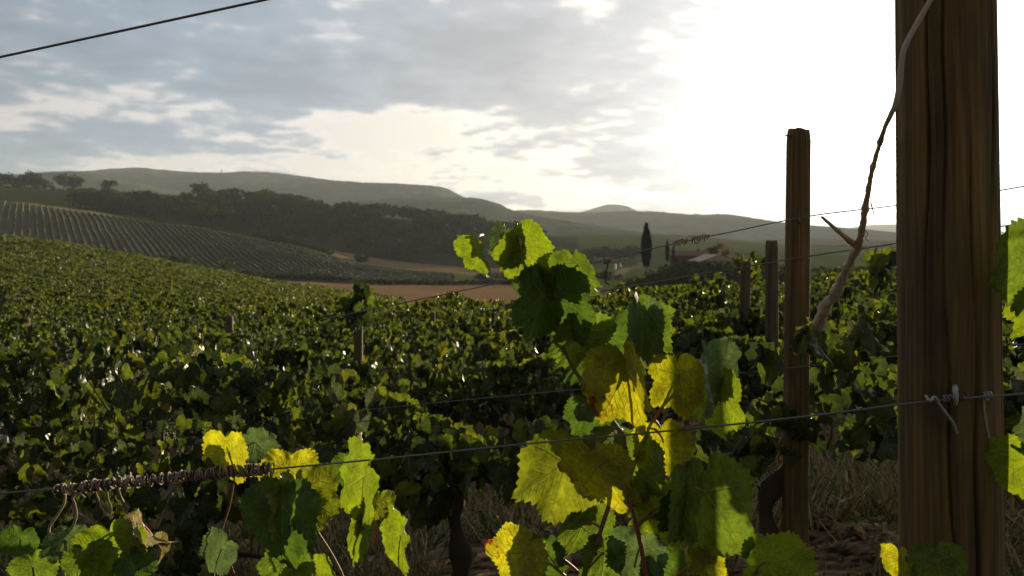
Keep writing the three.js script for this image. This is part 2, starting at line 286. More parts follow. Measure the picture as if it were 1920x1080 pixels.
// ---------------------------------------------------------------- trees and shrubs
const barkMat = std(.07, .055, .04, 1);
const crownMat = c => new THREE.MeshPhysicalMaterial({ vertexColors: true, color: new THREE.Color().setRGB(...c), roughness: 1, specularIntensity: .1, transmission: .25, thickness: 0, side: THREE.DoubleSide });
function crownGeo(seed, { rx = 1, ry = 1, rz = 1, cy = 1, lumps = 14, leaves = 520, leaf = .16, pointy = false }) {   // loose leaf clumps spread through a volume
  const R = rng(seed), pos = [], col = [], nor = [], L = [];
  for (let i = 0; i < lumps; i++) { const a = R() * 6.283, e = Math.asin(R() * 2 - 1), q = .45 + .45 * R(); L.push([Math.cos(a) * Math.cos(e) * q, Math.sin(e) * q * .9, Math.sin(a) * Math.cos(e) * q, .26 + R() * .26, .75 + R() * .5]); }
  for (let i = 0; i < leaves; i++) {
    let x, y, z, tone = 1;
    if (pointy) { y = R() * 2 - 1; const w = Math.pow(Math.sin(clamp((y + 1.0) / 2.0 * .88 + .1) * Math.PI), .62) * (y > .2 ? 1 - (y - .2) * .62 : 1), a = R() * 6.283, q = Math.sqrt(R()) * .45 + .55; x = Math.cos(a) * w * q; z = Math.sin(a) * w * q; tone = .8 + R() * .4; }
    else { const l = L[Math.floor(R() * L.length)], a = R() * 6.283, e = Math.asin(R() * 2 - 1), q = l[3] * (.55 + .45 * R()); x = l[0] + Math.cos(a) * Math.cos(e) * q; y = l[1] + Math.sin(e) * q; z = l[2] + Math.sin(a) * Math.cos(e) * q; tone = l[4] * (.85 + R() * .3); }
    const p = V(x * rx, cy + y * ry, z * rz), u = V(R() - .5, R() - .5, R() - .5).normalize(), w = V(R() - .5, R() - .5, R() - .5).cross(u).normalize(), s = leaf * (.6 + R() * .8);
    const a = p.clone().addScaledVector(u, s), b = p.clone().addScaledVector(w, s * .6).addScaledVector(u, -s * .2), c = p.clone().addScaledVector(u, -s), d = p.clone().addScaledVector(w, -s * .6).addScaledVector(u, s * .1), n = u.clone().cross(w);
    for (const q of [a, b, c, a, c, d]) { pos.push(q.x, q.y, q.z); nor.push(n.x, n.y, n.z); col.push(tone, tone, tone); }
  }
  const g = new THREE.BufferGeometry(); g.setAttribute('position', new THREE.Float32BufferAttribute(pos, 3)); g.setAttribute('normal', new THREE.Float32BufferAttribute(nor, 3)); g.setAttribute('color', new THREE.Float32BufferAttribute(col, 3)); return g;
}
function trunkGeo(seed, h, r, spread, reach) {
  const R = rng(seed), parts = [tube([V(0, -.3, 0), V(.03 * h * (R() - .5), h * .5, 0), V(.08 * h * (R() - .5), h, .06 * h * (R() - .5))], t => r * (1.15 - .7 * t), 6, 6)];
  for (let i = 0; i < 6; i++) { const a = i * 1.05 + R(), y = h * (.5 + .45 * R()); parts.push(tube([V(0, y, 0), V(Math.cos(a) * spread * .5, y + reach * .5, Math.sin(a) * spread * .5), V(Math.cos(a) * spread, y + reach, Math.sin(a) * spread)], t => r * .5 * (1 - .8 * t), 4, 5)); }
  return mergeGeometries(parts);
}
// prototypes about 1 unit tall times their own scale
const CROWN_TINT = { wood: [.030, .044, .013], oak: [.040, .055, .016], olive: [.062, .076, .026], rust: [.110, .074, .034], bright: [.060, .085, .016], dry: [.085, .078, .036], cyp: [.020, .026, .015] };
const CM = Object.fromEntries(Object.entries(CROWN_TINT).map(([k, c]) => [k, crownMat(c)]));
const treeGeos = [11, 12, 13, 14, 15].map((s, i) => ({ crown: crownGeo(s, { rx: .42 + .05 * (i % 3), ry: .36 + .04 * (i % 2), rz: .42 + .04 * ((i + 1) % 3), cy: .6, lumps: 13 + i, leaves: 620, leaf: .06 }), trunk: trunkGeo(s, .42, .035, .22, .22) }));
const shrubGeos = [21, 22, 23].map((s, i) => ({ crown: crownGeo(s, { rx: .55 + .1 * i, ry: .42, rz: .5, cy: .42, lumps: 12 + i, leaves: 520, leaf: .075 }), trunk: trunkGeo(s, .25, .04, .25, .2) }));
const bandGeo = crownGeo(31, { rx: .5, ry: .1, rz: .4, cy: .78, lumps: 12, leaves: 500, leaf: .05 });
const cypGeo = crownGeo(41, { rx: .13, ry: .5, rz: .13, cy: .52, leaves: 2600, leaf: .035, pointy: true });
function plant(name, geo, mat, base, h, wide, turn, label, category, group) {
  const t = new THREE.Group(); t.name = numbered(name); t.position.copy(base); t.scale.set(h * wide, h, h * wide); t.rotation.y = turn; scene.add(t); tag(t, label, category, group);
  for (const [n, g, m] of [['trunk', geo.trunk, barkMat], ['crown', geo.crown, mat]]) if (g) { const k = shade(new THREE.Mesh(g, m)); k.name = n; t.add(k); }
  return t;
}
const onGround = (px, D, sink = 0) => { const x = (px - 960) / F * D; return V(x, groundY(x, -D) - sink, -D); };
{
  const R = rng(77);
  // the dense wood below the ridge
  let n = 0;
  for (let k = 0; k < 4000 && n < 285; k++) {
    const px = 150 + R() * 860, hi = hermite([150, 230, 330, 480, 700, 1010], [545, 565, 600, 700, 735, 720], px), lo = hermite([150, 480, 700, 870, 1010], [530, 505, 522, 520, 600], px), D = mix(lo, hi, Math.pow(R(), .75));
    if (hi - lo < 4) continue;
    plant('broadleaf_tree', treeGeos[Math.floor(R() * 5)], R() < .75 ? CM.wood : CM.oak, onGround(px, D, .3), 9 + R() * 6.5, 1.05 + R() * .4, R() * 6.28, 'dark broadleaf tree crowded into the dense wood below the far ridge', 'tree', 'trees of the dense wood'); n++;
  }
  for (let i = 0; i < 26; i++) { const px = 478 + i * 5.5 + R() * 4, D = 455 - i * 1.2 + R() * 6; plant('shrub', shrubGeos[i % 3], CM.wood, onGround(px, D), 3.5 + R() * 3, 1, R() * 6, 'dark bush in the hedge along the top of the striped vineyard', 'bush', 'hedge bushes above the striped vineyard'); }
  for (let i = 0; i < 60; i++) { const px = 440 + i * 9.2 + R() * 6, D = 286 + R() * 7; plant('shrub', shrubGeos[i % 3], i % 4 ? CM.wood : CM.dry, onGround(px, D), 1.5 + R() * 1.8, 1.5, R() * 6, 'low dark bush in the hedge between ploughed strip and striped vineyard', 'bush', 'hedge bushes beside the ploughed strip'); }
  // tree line on the upper left skyline
  for (const [px, h] of [[-8, 15], [8, 17], [26, 12], [40, 10], [52, 16], [62, 19], [74, 13], [86, 11], [98, 6]]) plant('broadleaf_tree', treeGeos[(px + 20) % 5 | 0], CM.wood, onGround(px, 700), h, 1, px, 'dark tree in the clump on the upper field\'s skyline at the far left', 'tree', 'skyline clump of trees');
  for (let i = 0; i < 34; i++) plant('shrub', shrubGeos[i % 3], CM.wood, onGround(-10 + i * 7, 700 + R() * 5), 3 + R() * 3 - i * .05, 1.3, R() * 6, 'low bush in the hedge along the top of the upper field', 'bush', 'hedge bushes on the upper field\'s skyline');
  for (const [px, h, l] of [[120, 15, 'pale olive tree on the skyline, between the dark clump and round tree'], [140, 14, 'round dark tree on the skyline beside the paler olive tree'], [206, 11, 'small lone round tree on the skyline, first past the hedge end'], [372, 13, 'wide dark tree breaking the skyline at the edge of the wood'], [497, 15, 'tall round tree standing above the wood under the ridge'], [735, 12, 'square dark tree top rising over the wood below the ridge end'], [540, 11, 'small tree top rising over the wood next to the tall round tree']]) plant('broadleaf_tree', treeGeos[(px / 7 | 0) % 5], px === 120 ? CM.olive : CM.wood, onGround(px, px > 700 ? 720 : 705, .4), h + 3, px === 372 ? 1.35 : 1, px, l, 'tree');
  // separate shrubs on the slopes
  plant('shrub', shrubGeos[1], CM.olive, onGround(343, 300, .3), 7.6, .95, 1, 'large round green bush at the foot of the striped vineyard', 'bush');
  plant('shrub', shrubGeos[0], CM.wood, onGround(316, 298, .3), 5.6, 1.15, 2, 'dark spreading bush joined to the large round bush by the vineyard foot', 'bush');
  plant('shrub', shrubGeos[2], CM.olive, onGround(427, 290, .3), 7.4, .5, 3, 'narrow upright green bush at the foot of the striped vineyard', 'bush');
  plant('shrub', shrubGeos[0], CM.bright, onGround(580, 285), 4.4, .6, 1, 'small light green bush growing out of the hedge by the ploughed strip', 'bush');
  plant('shrub', shrubGeos[1], CM.wood, onGround(678, 440, .3), 8, .95, 4, 'round dark bush alone at the edge of the tan field', 'bush');
  plant('flat_topped_pine', { crown: bandGeo, trunk: trunkGeo(5, .72, .03, .3, .08) }, CM.wood, onGround(984, 640, .3), 15, .95, 1, 'dark flat topped pine on the slope behind the foreground shoot tip', 'tree');
  for (let i = 0; i < 18; i++) { const px = 1012 + i * 10.5 + R() * 5, h = (i > 8 ? 9.5 : 6) + R() * 4; plant('broadleaf_tree', treeGeos[i % 5], i % 3 ? CM.oak : CM.olive, onGround(px, 560 + R() * 20, .5), h, 1.25, R() * 6, 'tree in the ragged row across the green slope near the cypress', 'tree', 'tree row on the green slope'); }
  for (let i = 0; i < 30; i++) plant('shrub', shrubGeos[i % 3], i % 2 ? CM.dry : CM.wood, onGround(900 + i * 9, 330 + R() * 40), 2.5 + R() * 3, 1.3, R() * 6, 'dark scrub bush on the valley floor behind the foreground shoot', 'bush', 'valley floor scrub');
  // the mound with the farm
  for (let i = 0; i < 58; i++) { const px = 1182 + Math.pow(R(), 1.3) * 240, D = 166 + R() * 30; plant('shrub', shrubGeos[i % 3], [CM.dry, CM.oak, CM.olive, CM.wood][i % 4], onGround(px, D, .2), 2.4 + R() * 3.2, 1.2, R() * 6, 'scrubby bush on the mound in front of the farm', 'bush', 'bushes on the farm mound'); }
  for (let i = 0; i < 12; i++) { const b = onGround(1262 + i * 5.5 + R() * 5, 186 + R() * 6, .2); plant('shrub', shrubGeos[i % 3], [CM.oak, CM.olive][i % 2], b, 3.4 + R() * 1.6, 1.1, R() * 6, 'green bush pressed close to the wall of the reddish farmhouse', 'bush', 'bushes at the farmhouse wall'); }
  plant('shrub', shrubGeos[2], CM.rust, onGround(1352, 216, .2), 10.5, .95, 1, 'rusty brown bushy tree behind the tan barn roof', 'tree');
  plant('broadleaf_tree', treeGeos[2], CM.bright, onGround(1418, 190, .2), 7.4, .95, 2, 'green rounded tree to the side of the barn, behind the grey posts', 'tree');
  plant('shrub', shrubGeos[1], CM.oak, onGround(1440, 200, .2), 6, 1.1, 2, 'dull green bush beyond the rounded green tree', 'bush');
  for (const [px, D, h, w, l] of [[1212, 176, 9.4, .92, 'tall dark cypress, the largest of the three on the mound'], [1251, 200, 5.2, .72, 'slim cypress, second of the three on the mound'], [1262.5, 200, 3.8, .66, 'smallest cypress, nearest the farmhouse wall']]) { const g = { crown: cypGeo, trunk: trunkGeo(3, .3, .018, .03, .1) }; const b = onGround(px, D, .1); b.y = Math.max(b.y, P(px, px < 1220 ? 492 : 482, D).y) - .9; plant('cypress_tree', g, CM.cyp, b, h, w, 1, l, 'cypress'); }
  for (let i = 0; i < 46; i++) plant('shrub', shrubGeos[i % 3], [CM.dry, CM.olive, CM.oak][i % 3], onGround(1440 + R() * 480, 120 + R() * 130, .2), 4 + R() * 4.5, 1.3, R() * 6, 'low scrub bush on the slope beyond the vine rows near the sun', 'bush', 'scrub under the sun');
}

// ---------------------------------------------------------------- the farm on the mound
{
  const wall = std(.20, .11, .06), roofM = std(.17, .10, .07), tan = std(.30, .235, .155), glass = std(.03, .03, .035, .3);
  const box = (w, h, d, x, y, z) => new THREE.BoxGeometry(w, h, d).translate(x, y, z);
  const gable = (w, h, d, o) => { const s = new THREE.Shape([new THREE.Vector2(-w / 2 - .3, 0), new THREE.Vector2(0, h), new THREE.Vector2(w / 2 + .3, 0)]); return new THREE.ExtrudeGeometry(s, { depth: d, bevelEnabled: false }).translate(0, o, -d / 2); };
  function house(name, label, px, D, baseY, turn, w, hw, d, hr, wm, rm, across, open) {
    const b = P(px, baseY, D), t = thing(name, label, 'building', b); t.rotation.y = turn;
    const add = (n, g, m, par = t) => { const k = shade(new THREE.Mesh(g, m)); k.name = n; par.add(k); return k; };
    add('wall', box(w, hw + 2, d, 0, hw / 2 - 1, 0), wm);
    const roof = add('roof', across ? gable(d, hr, w + .6, hw).rotateY(Math.PI / 2) : gable(w, hr, d + .6, hw), rm);
    add('chimney', box(.7, 1.2, .7, w * .25, hw + hr * .9, 0), wm, roof);
    for (const x of open) { const k = add('window', box(.9, 1.0, .12, x, hw * .55, d / 2 + .04), glass); add('sill', box(1.1, .1, .24, x, hw * .55 - .58, d / 2 + .1), tan, k); }
    add('door', box(1.1, 1.9, .12, w * .1, .95, d / 2 + .04), std(.08, .05, .03));
  }
  house('farmhouse', 'reddish farmhouse half hidden behind bushes beside the slim cypresses', 1292, 206, 501, -.25, 9.4, 3.0, 6.5, 1.3, wall, roofM, true, [-3.2, -1.2, 3]);
  house('barn', 'barn with a broad pale tan gable roof on the mound', 1334, 196, 504, .12, 8.6, 1.9, 9, 1.7, tan, std(.42, .34, .24), false, [-2.6, 2.6]);
  const m = std(.75, .73, .66, .6);
  for (const [px, py, s, l] of [[1153.5, 505, 1, 'larger white marker post beside the pale track'], [1163.5, 500, .6, 'smaller white marker post farther along the pale track']]) { const b = P(px, py, 150); solo('marker_post', mergeGeometries([new THREE.CylinderGeometry(.16, .2, .9, 8).translate(0, .45, 0), new THREE.SphereGeometry(.17, 8, 6).translate(0, .92, 0)]).scale(s, s, s).translate(b.x, b.y, b.z), m, l, 'post'); }
}

// ---------------------------------------------------------------- rows of the striped vineyard on the far slope
{
  const mats = [std(.050, .058, .026), std(.062, .068, .028), std(.055, .056, .030)], d = V(-.613, 0, -1).normalize(), side = V(-d.z, 0, d.x), o = V((420 - 960) / F * 360, 0, -360), R = rng(5);
  for (let k = -62; k <= 52; k++) {
    const pos = [], idx = []; let m = 0;
    for (let s = -150; s < 150; s += 1.15) {
      const x = o.x + side.x * k * 2.7 + d.x * s, z = o.z + side.z * k * 2.7 + d.z * s, D = -z, px = pxOf(x, z);
      const top = hermite([0, 330, 550, 750, 830, 1000], [421, 421, 417, 404, 396, 376], px);
      if (D < 300 || D > top || px < -90 || px > 850) { if (m) m = -Math.abs(m); continue; }
      const y = groundY(x, z), j = () => (R() - .5), gap = R() < .06, w = (.34 + .2 * R()) * (gap ? .3 : 1), h = (1.0 + .55 * R()) * (gap ? .4 : 1), c = pos.length / 3;
      for (const [a, b] of [[-.7, 0], [-1, .45], [-.55, .9], [.1, 1.05], [.7, .85], [1, .4], [.7, 0]]) pos.push(x + side.x * (a * w + j() * .22) + j() * .3, y - .1 + b * h + j() * .2, z + side.z * (a * w + j() * .22) + j() * .3);
      if (m > 0) for (let q = 0; q < 6; q++) { const A = c - 7 + q, B = c + q; idx.push(A, A + 1, B, A + 1, B + 1, B); }
      m = 1;
    }
    if (idx.length < 30) continue;
    const g = new THREE.BufferGeometry(); g.setAttribute('position', new THREE.Float32BufferAttribute(pos, 3)); g.setIndex(idx); g.computeVertexNormals();
    solo('vineyard_row', g, mats[(k + 90) % 3], 'thin dark vine row running up the brown striped slope', 'vine row', 'rows of the striped far vineyard');
  }
}

// ---------------------------------------------------------------- low vine leaves, shared
const lowLeaf = [1, 2, 3, 4].map(s => leafGeo({ n: 32, rings: 3, fold: [18, 38, 52, 28][s - 1], curl: [.26, .16, .36, -.18][s - 1], droop: [.5, .8, .35, .7][s - 1], ripple: .07, teeth: .13, seed: s + 20 }));
const LEAF_TONES = [[.072, .100, .010], [.048, .072, .010], [.114, .142, .011], [.175, .186, .012], [.032, .050, .010], [.076, .096, .032]];
const rowTex = leafTexture(12, [.86, .86, .86], [1, 1, .92], [.80, .62, .45], -.20, .14);
const rowLeaf = new THREE.MeshPhysicalMaterial({ color: 0xffffff, map: rowTex, bumpMap: leafBump, bumpScale: .006, roughness: 1, specularIntensity: .3, transmission: .5, thickness: 0, clearcoat: .42, clearcoatRoughness: .34, side: THREE.DoubleSide });
const rowLeafTones = LEAF_TONES.map(c => { const m = rowLeaf.clone(); m.color.setRGB(...c); return m; });
const bark = std(.055, .040, .030, 1), cane = std(.13, .075, .040, .8), postMat = new THREE.MeshStandardMaterial({ map: woodTex, bumpMap: woodBump, bumpScale: .004, roughness: .95, color: new THREE.Color(.66, .60, .42) }), greyPost = new THREE.MeshStandardMaterial({ map: woodTex, bumpMap: woodBump, bumpScale: .004, roughness: .95, color: new THREE.Color(.58, .66, .72) });
const wireMat = std(.16, .155, .15, .45, { metalness: .7 }), dryTwig = std(.26, .20, .145, .85);

const ROWDIR = V(-.982, 0, -.19);
// a leaf somewhere in a canopy: hanging, faces scattered, mostly outwards
function hang(R, p, out, size) {
  const n = V((R() - .5) * 1.5 + out.x, (R() - .5) * .9 + .35 + out.y, (R() - .5) * 1.5 + out.z).normalize();
  const t = V((R() - .5) * 1.5, -1 + (R() - .5) * .8, (R() - .5) * 1.5);
  return frame(p, t, n, size);
}
const rowD = (k, x) => k.D + .19 * (k.x - x);
function vineRow(k, label) {
  const R = rng(k.seed), base = V(k.x, groundY(k.x, -k.D), -k.D), t = thing('grapevine_row', label, 'grapevines', base, 'vine rows behind the near wire');
  const all = [], lim = k.reach ?? .86, x0 = -k.D * lim - 1, x1 = k.D * lim + .6;
  const n = Math.round((x1 - x0) * k.density);
  for (let i = 0; i < n; i++) {
    const x = mix(x0, x1, R()), D0 = rowD(k, x), px = 960 + F * x / D0, [top, bot, dens] = k.shape(px, x, D0);
    if (R() > dens) continue;
    const q = Math.pow(R(), .8), hump = .30 * (fbm(x * 1.6 + k.seed, k.seed, 0, 3) - .5), h = mix(bot, top + hump, q), w = .30 * Math.pow(Math.sin(clamp(.12 + q * .9) * Math.PI), .5) + .05, off = (R() * 2 - 1), D = D0 + off * w;
    const y = groundY(x, -D0) + h, out = V(0, q > .8 ? .5 : 0, off < 0 ? .9 : -.9);
    if (fbm(x * 3.2 + k.seed, h * 4.2, off * 1.2 + 3, 2) < .40 + R() * .12) continue;
    const size = (.030 + .062 * Math.pow(R(), 1.3)) * (k.leafScale ?? 1);
    all.push({ p: V(x, y, -D), out, size, front: -off + q * .9, px });
  }
  for (let x = x0; x < x1; x += .10 + R() * .26) {   // shoots that stand above the rest
    const D0 = rowD(k, x), px = 960 + F * x / D0, [top, , dens] = k.shape(px, x, D0); if (dens < .5) continue;
    const len = .06 + .20 * R() * R(), lx = (R() - .5) * .12, m = 3 + Math.floor(len * 34);
    for (let i = 0; i < m; i++) { const q = i / m; all.push({ p: V(x + lx * q + (R() - .5) * .06, groundY(x, -D0) + top - .06 + len * q, -D0 + (R() - .5) * .2), out: V(0, .2, .2), size: (.028 + .045 * R() * (1.2 - q)) * (k.leafScale ?? 1), front: .6 + R(), px }); }
  }
  for (const [px, py, D, rx, ry, m] of k.tufts ?? []) for (let i = 0; i < m; i++) { const a = R() * 6.28, q = Math.sqrt(R()), p = P(px + Math.cos(a) * rx * q, py + Math.sin(a) * ry * q, D + (R() - .5) * .3); all.push({ p, out: V(0, .3, .4), size: .045 + .035 * R(), front: 1, px }); }
  const tones = k.tones ?? [0, 1, 1, 2, 2, 3, 4, 4, 5];
  all.sort((a, b) => (b.front + (b.px > -20 && b.px < 1940 ? 3 : 0)) - (a.front + (a.px > -20 && a.px < 1940 ? 3 : 0)));
  const single = all.filter(a => a.px > -30 && a.px < 1950), pick = new Set();
  for (let i = 0; i < k.single && i * 2 < single.length; i++) pick.add(single[i * 2]);
  for (const a of pick) { const m = shade(new THREE.Mesh(lowLeaf[Math.floor(R() * 4)], rowLeafTones[tones[Math.floor(R() * tones.length)]])); m.name = 'leaf'; m.applyMatrix4(hang(R, a.p.sub(base), a.out, a.size)); t.add(m); }
  const rest = all.filter(a => !pick.has(a)), cv = new THREE.Color();
  for (let v = 0; v < 4; v++) {
    const mine = rest.filter((_, i) => i % 4 === v), im = shade(new THREE.InstancedMesh(lowLeaf[v], rowLeaf, mine.length)); im.name = 'foliage'; im.userData.kind = 'stuff';
    mine.forEach((a, i) => { im.setMatrixAt(i, hang(R, a.p.sub(base), a.out, a.size)); const c = LEAF_TONES[tones[Math.floor(R() * tones.length)]], b = .75 + R() * .5; im.setColorAt(i, cv.setRGB(c[0] * b, c[1] * b, c[2] * b)); });
    t.add(im);
  }
  // gnarled trunks about a metre apart, with arms along the row
  for (let x = x0; x < x1; x += .95 + R() * .2) {
    const D = rowD(k, x), px = 960 + F * x / D; if (px < -60 || px > 1980 || k.D > 11 || (k.D < 4 && px > 860 && px < 1340)) continue;
    const y = groundY(x, -D), h = k.shape(px, x, D)[1] - .02, pts = [V(x, y - .05, -D), V(x + (R() - .5) * .08, y + h * .35, -D + (R() - .5) * .06), V(x + (R() - .5) * .1, y + h * .7, -D + (R() - .5) * .06), V(x + (R() - .5) * .1, y + h, -D)];
    const g = k.D < 4 && px > 860 ? tube(pts, q => .034 * (1.25 - .5 * q) * (1 + .25 * Math.sin(q * 17 + x)), 14, 8, 2) : mergeGeometries([tube(pts, q => .034 * (1.25 - .5 * q) * (1 + .25 * Math.sin(q * 17 + x)), 14, 8, 2), tube([pts[3], V(pts[3].x - .2, y + h + .07, -D), V(pts[3].x - .45, y + h + .06, -D - .03)], q => .013 - .006 * q, 6, 6, 2), tube([pts[3], V(pts[3].x + .2, y + h + .06, -D), V(pts[3].x + .42, y + h + .05, -D + .03)], q => .013 - .006 * q, 6, 6, 2)]);
    part(t, 'trunk', g, bark);
    for (let j = 0; j < 4; j++) { const xx = pts[3].x + (R() - .5) * .8, [tp] = k.shape(px, x, D); part(t, 'cane', tube([V(xx, y + h + .05, -D), V(xx + (R() - .5) * .12, y + mix(h, tp, .5), -D + (R() - .5) * .2), V(xx + (R() - .5) * .3, y + tp, -D + (R() - .5) * .3)], q => .005 - .003 * q, 6, 5), cane); }
  }
  return t;
}
const topAt = (xs, ys, minus = .05) => (px, x, D) => Math.max(.55, EYE + (HORIZON - hermite(xs, ys, px)) / F * D - groundY(x, -D) - minus);
const rowTops = [
  topAt([-100, 200, 450, 700, 850, 900, 1300, 1410, 1460, 1550, 1920], [640, 650, 668, 730, 800, 860, 860, 790, 690, 640, 650]),
  topAt([-100, 300, 650, 900, 1050, 1200, 1350, 1500, 1700, 1920], [622, 628, 640, 655, 640, 620, 622, 620, 585, 575]),
  topAt([-100, 300, 650, 900, 1050, 1200, 1350, 1500, 1700, 1920], [614, 616, 624, 628, 612, 592, 585, 590, 560, 560]),
  topAt([-100, 300, 650, 900, 1050, 1200, 1350, 1500, 1700, 1920], [608, 608, 612, 610, 596, 572, 545, 545, 540, 545]),
  topAt([-100, 300, 650, 900, 1050, 1200, 1350, 1500, 1700, 1920], [602, 602, 604, 600, 588, 562, 545, 535, 530, 535]),
  topAt([-100, 300, 650, 900, 1050, 1200, 1350, 1500, 1700, 1920], [597, 596, 598, 592, 580, 556, 545, 530, 525, 530]),
  topAt([-100, 300, 650, 900, 1050, 1200, 1350, 1500, 1700, 1920], [592, 590, 592, 585, 575, 553, 545, 528, 522, 525])];
const rows = [
  { x: .96, D: 2.65, seed: 101, density: 800, single: 300, leafScale: .84, shape: (px, x, D) => { const l = 1 - smooth(800, 880, px), r = smooth(1330, 1420, px); return [rowTops[0](px, x, D), l > .02 ? mix(.18, .42, smooth(380, 620, px)) : .44, l > .02 ? .2 + .8 * l : r > .02 ? .2 + .38 * r : .12]; }, tufts: [[1660, 478, 3.6, 30, 10, 8], [1650, 520, 3.6, 14, 30, 12], [1613, 655, 2.55, 40, 50, 12], [1530, 640, 2.25, 26, 22, 9], [1440, 668, 2.5, 16, 22, 5], [930, 870, 2.8, 70, 50, 34], [1365, 890, 3.0, 40, 35, 16], [1000, 810, 2.7, 25, 15, 5], [800, 930, 2.9, 60, 50, 22]] },
  { x: 1.72, D: 5.0, seed: 102, density: 720, single: 300, leafScale: .94, shape: (px, x, D) => [rowTops[1](px, x, D), .32, 1], tufts: [[672, 575, 5.4, 24, 40, 30]] },
  { x: 2.15, D: 6.9, seed: 103, density: 520, single: 300, leafScale: .92, shape: (px, x, D) => [rowTops[2](px, x, D), .34, 1], tufts: [[1410, 498, 7.15, 36, 22, 26], [1330, 528, 7.1, 36, 16, 22]] },
  { x: 2.6, D: 8.8, seed: 104, density: 420, single: 240, shape: (px, x, D) => [rowTops[3](px, x, D), .36, 1] },
  { x: 3.0, D: 10.7, seed: 105, density: 360, single: 200, shape: (px, x, D) => [rowTops[4](px, x, D), .4, 1] },
  { x: 3.5, D: 12.7, seed: 106, density: 300, single: 160, shape: (px, x, D) => [rowTops[5](px, x, D), .4, 1], leafScale: 1.05 },
  { x: 4.0, D: 14.7, seed: 107, density: 270, single: 120, shape: (px, x, D) => [rowTops[6](px, x, D), .4, 1], leafScale: 1.1 }];
const rowLabels = ['nearest leafy vine row behind the wire, with a gap at mid length', 'second vine row behind the near wire, its dark shaded side seen through the gap', 'third vine row back, green against the grey posts', 'fourth vine row back, seen as leaf tops between the posts', 'fifth vine row back, a narrow band of leaf tops', 'sixth vine row back, thin lit band below the open field', 'last separate vine row before the vines merge into the green field'];
rows.forEach((k, i) => vineRow(k, rowLabels[i]));

// ---------------------------------------------------------------- the green vineyard that runs on up the slope: one mass of leaves
{
  const R = rng(909), cv = new THREE.Color(), lists = [[], [], [], []];
  let D = 16.6, step = 2.1;
  while (D < 172) {
    const size = .066 + (D - 16) * .00145, perM = 250 * Math.pow(.066 / size, 1.75);
    const x0 = (-60 - 960) / F * D * 1.06, x1 = ((D < 34 ? 1980 : D < 120 ? 1230 : 1000) - 960) / F * D, n = (x1 - x0) * perM;
    for (let i = 0; i < n; i++) {
      const x = mix(x0, x1, R()), off = (R() * 2 - 1), q = Math.pow(R(), .6), Dd = D + .19 * (-x) * clamp(40 / D) + off * (.34 + .25 * clamp((D - 50) / 60)) * Math.sin(clamp(.15 + q * .85) * Math.PI), px = 960 + F * x / Dd;
      if (Dd > crestD(px) || Dd < 15.8 || (px > 1000 && Dd > 112)) continue;
      if (D > 80 && pathDist(x, -Dd) < 2.6) continue;
      const gap = fbm(x * .55 + D * 3.1, D * .7, 1, 3); if (gap < .38 && q > .35 + R() * .3) continue;
      lists[i % 4].push([V(x, groundY(x, -Dd) + .30 + q * (.72 + 1.1 * (gap - .38)), -Dd), V(0, .5 + q * .5, off < 0 ? .5 : -.5), size * (.7 + .6 * R())]);
    }
    D += step;
  }
  const g = thing('vineyard_foliage'); g.userData.kind = 'stuff'; tag(g, 'mass of sunlit green vines covering the slope behind the near rows', 'vineyard');
  lists.forEach((l, v) => {
    const im = shade(new THREE.InstancedMesh(lowLeaf[v], rowLeaf, l.length)); im.name = 'foliage'; im.userData.kind = 'stuff';
    l.forEach((a, i) => { im.setMatrixAt(i, hang(R, a[0], a[1], a[2])); const c = LEAF_TONES[[0, 0, 2, 2, 3, 1][Math.floor(R() * 6)]], b = .8 + R() * .4; im.setColorAt(i, cv.setRGB(c[0] * b, c[1] * b, c[2] * b)); });
    g.add(im);
  });
}

// ---------------------------------------------------------------- dry grass between the rows
{
  const R = rng(404), blade = new THREE.BufferGeometry();
  blade.setAttribute('position', new THREE.Float32BufferAttribute([-.004, 0, 0, .004, 0, 0, .003, .09, .012, -.003, .09, .012, .0, .17, .05], 3)); blade.setIndex([0, 1, 2, 0, 2, 3, 3, 2, 4]); blade.computeVertexNormals();
  const N = 26000, im = shade(new THREE.InstancedMesh(blade, new THREE.MeshStandardMaterial({ roughness: 1, side: THREE.DoubleSide }), N)), q = new THREE.Quaternion(), e = new THREE.Euler(), m = new THREE.Matrix4(), cv = new THREE.Color();
  for (let i = 0; i < N; i++) {
    let x, D; do { D = 1.6 + R() * 7; x = (R() * 2 - 1) * D * .75; } while (fbm(x * 1.1, -D * 1.1, 4, 4) < .40 + R() * .1);
    e.set((R() - .5) * 1.9, R() * 6.283, (R() - .5) * 1.9); const s = .5 + R() * .9;
    m.compose(V(x, groundY(x, -D) - .004, -D), q.setFromEuler(e), V(s, s, s)); im.setMatrixAt(i, m);
    const d = R(); im.setColorAt(i, d < .72 ? cv.setRGB(.24 + .1 * R(), .19 + .07 * R(), .11) : cv.setRGB(.10, .12, .035));
  }
  im.name = 'dry_grass'; tag(im, 'sparse dry straw coloured grass on the bare soil between vine rows', 'grass', null, 'stuff'); scene.add(im);
}

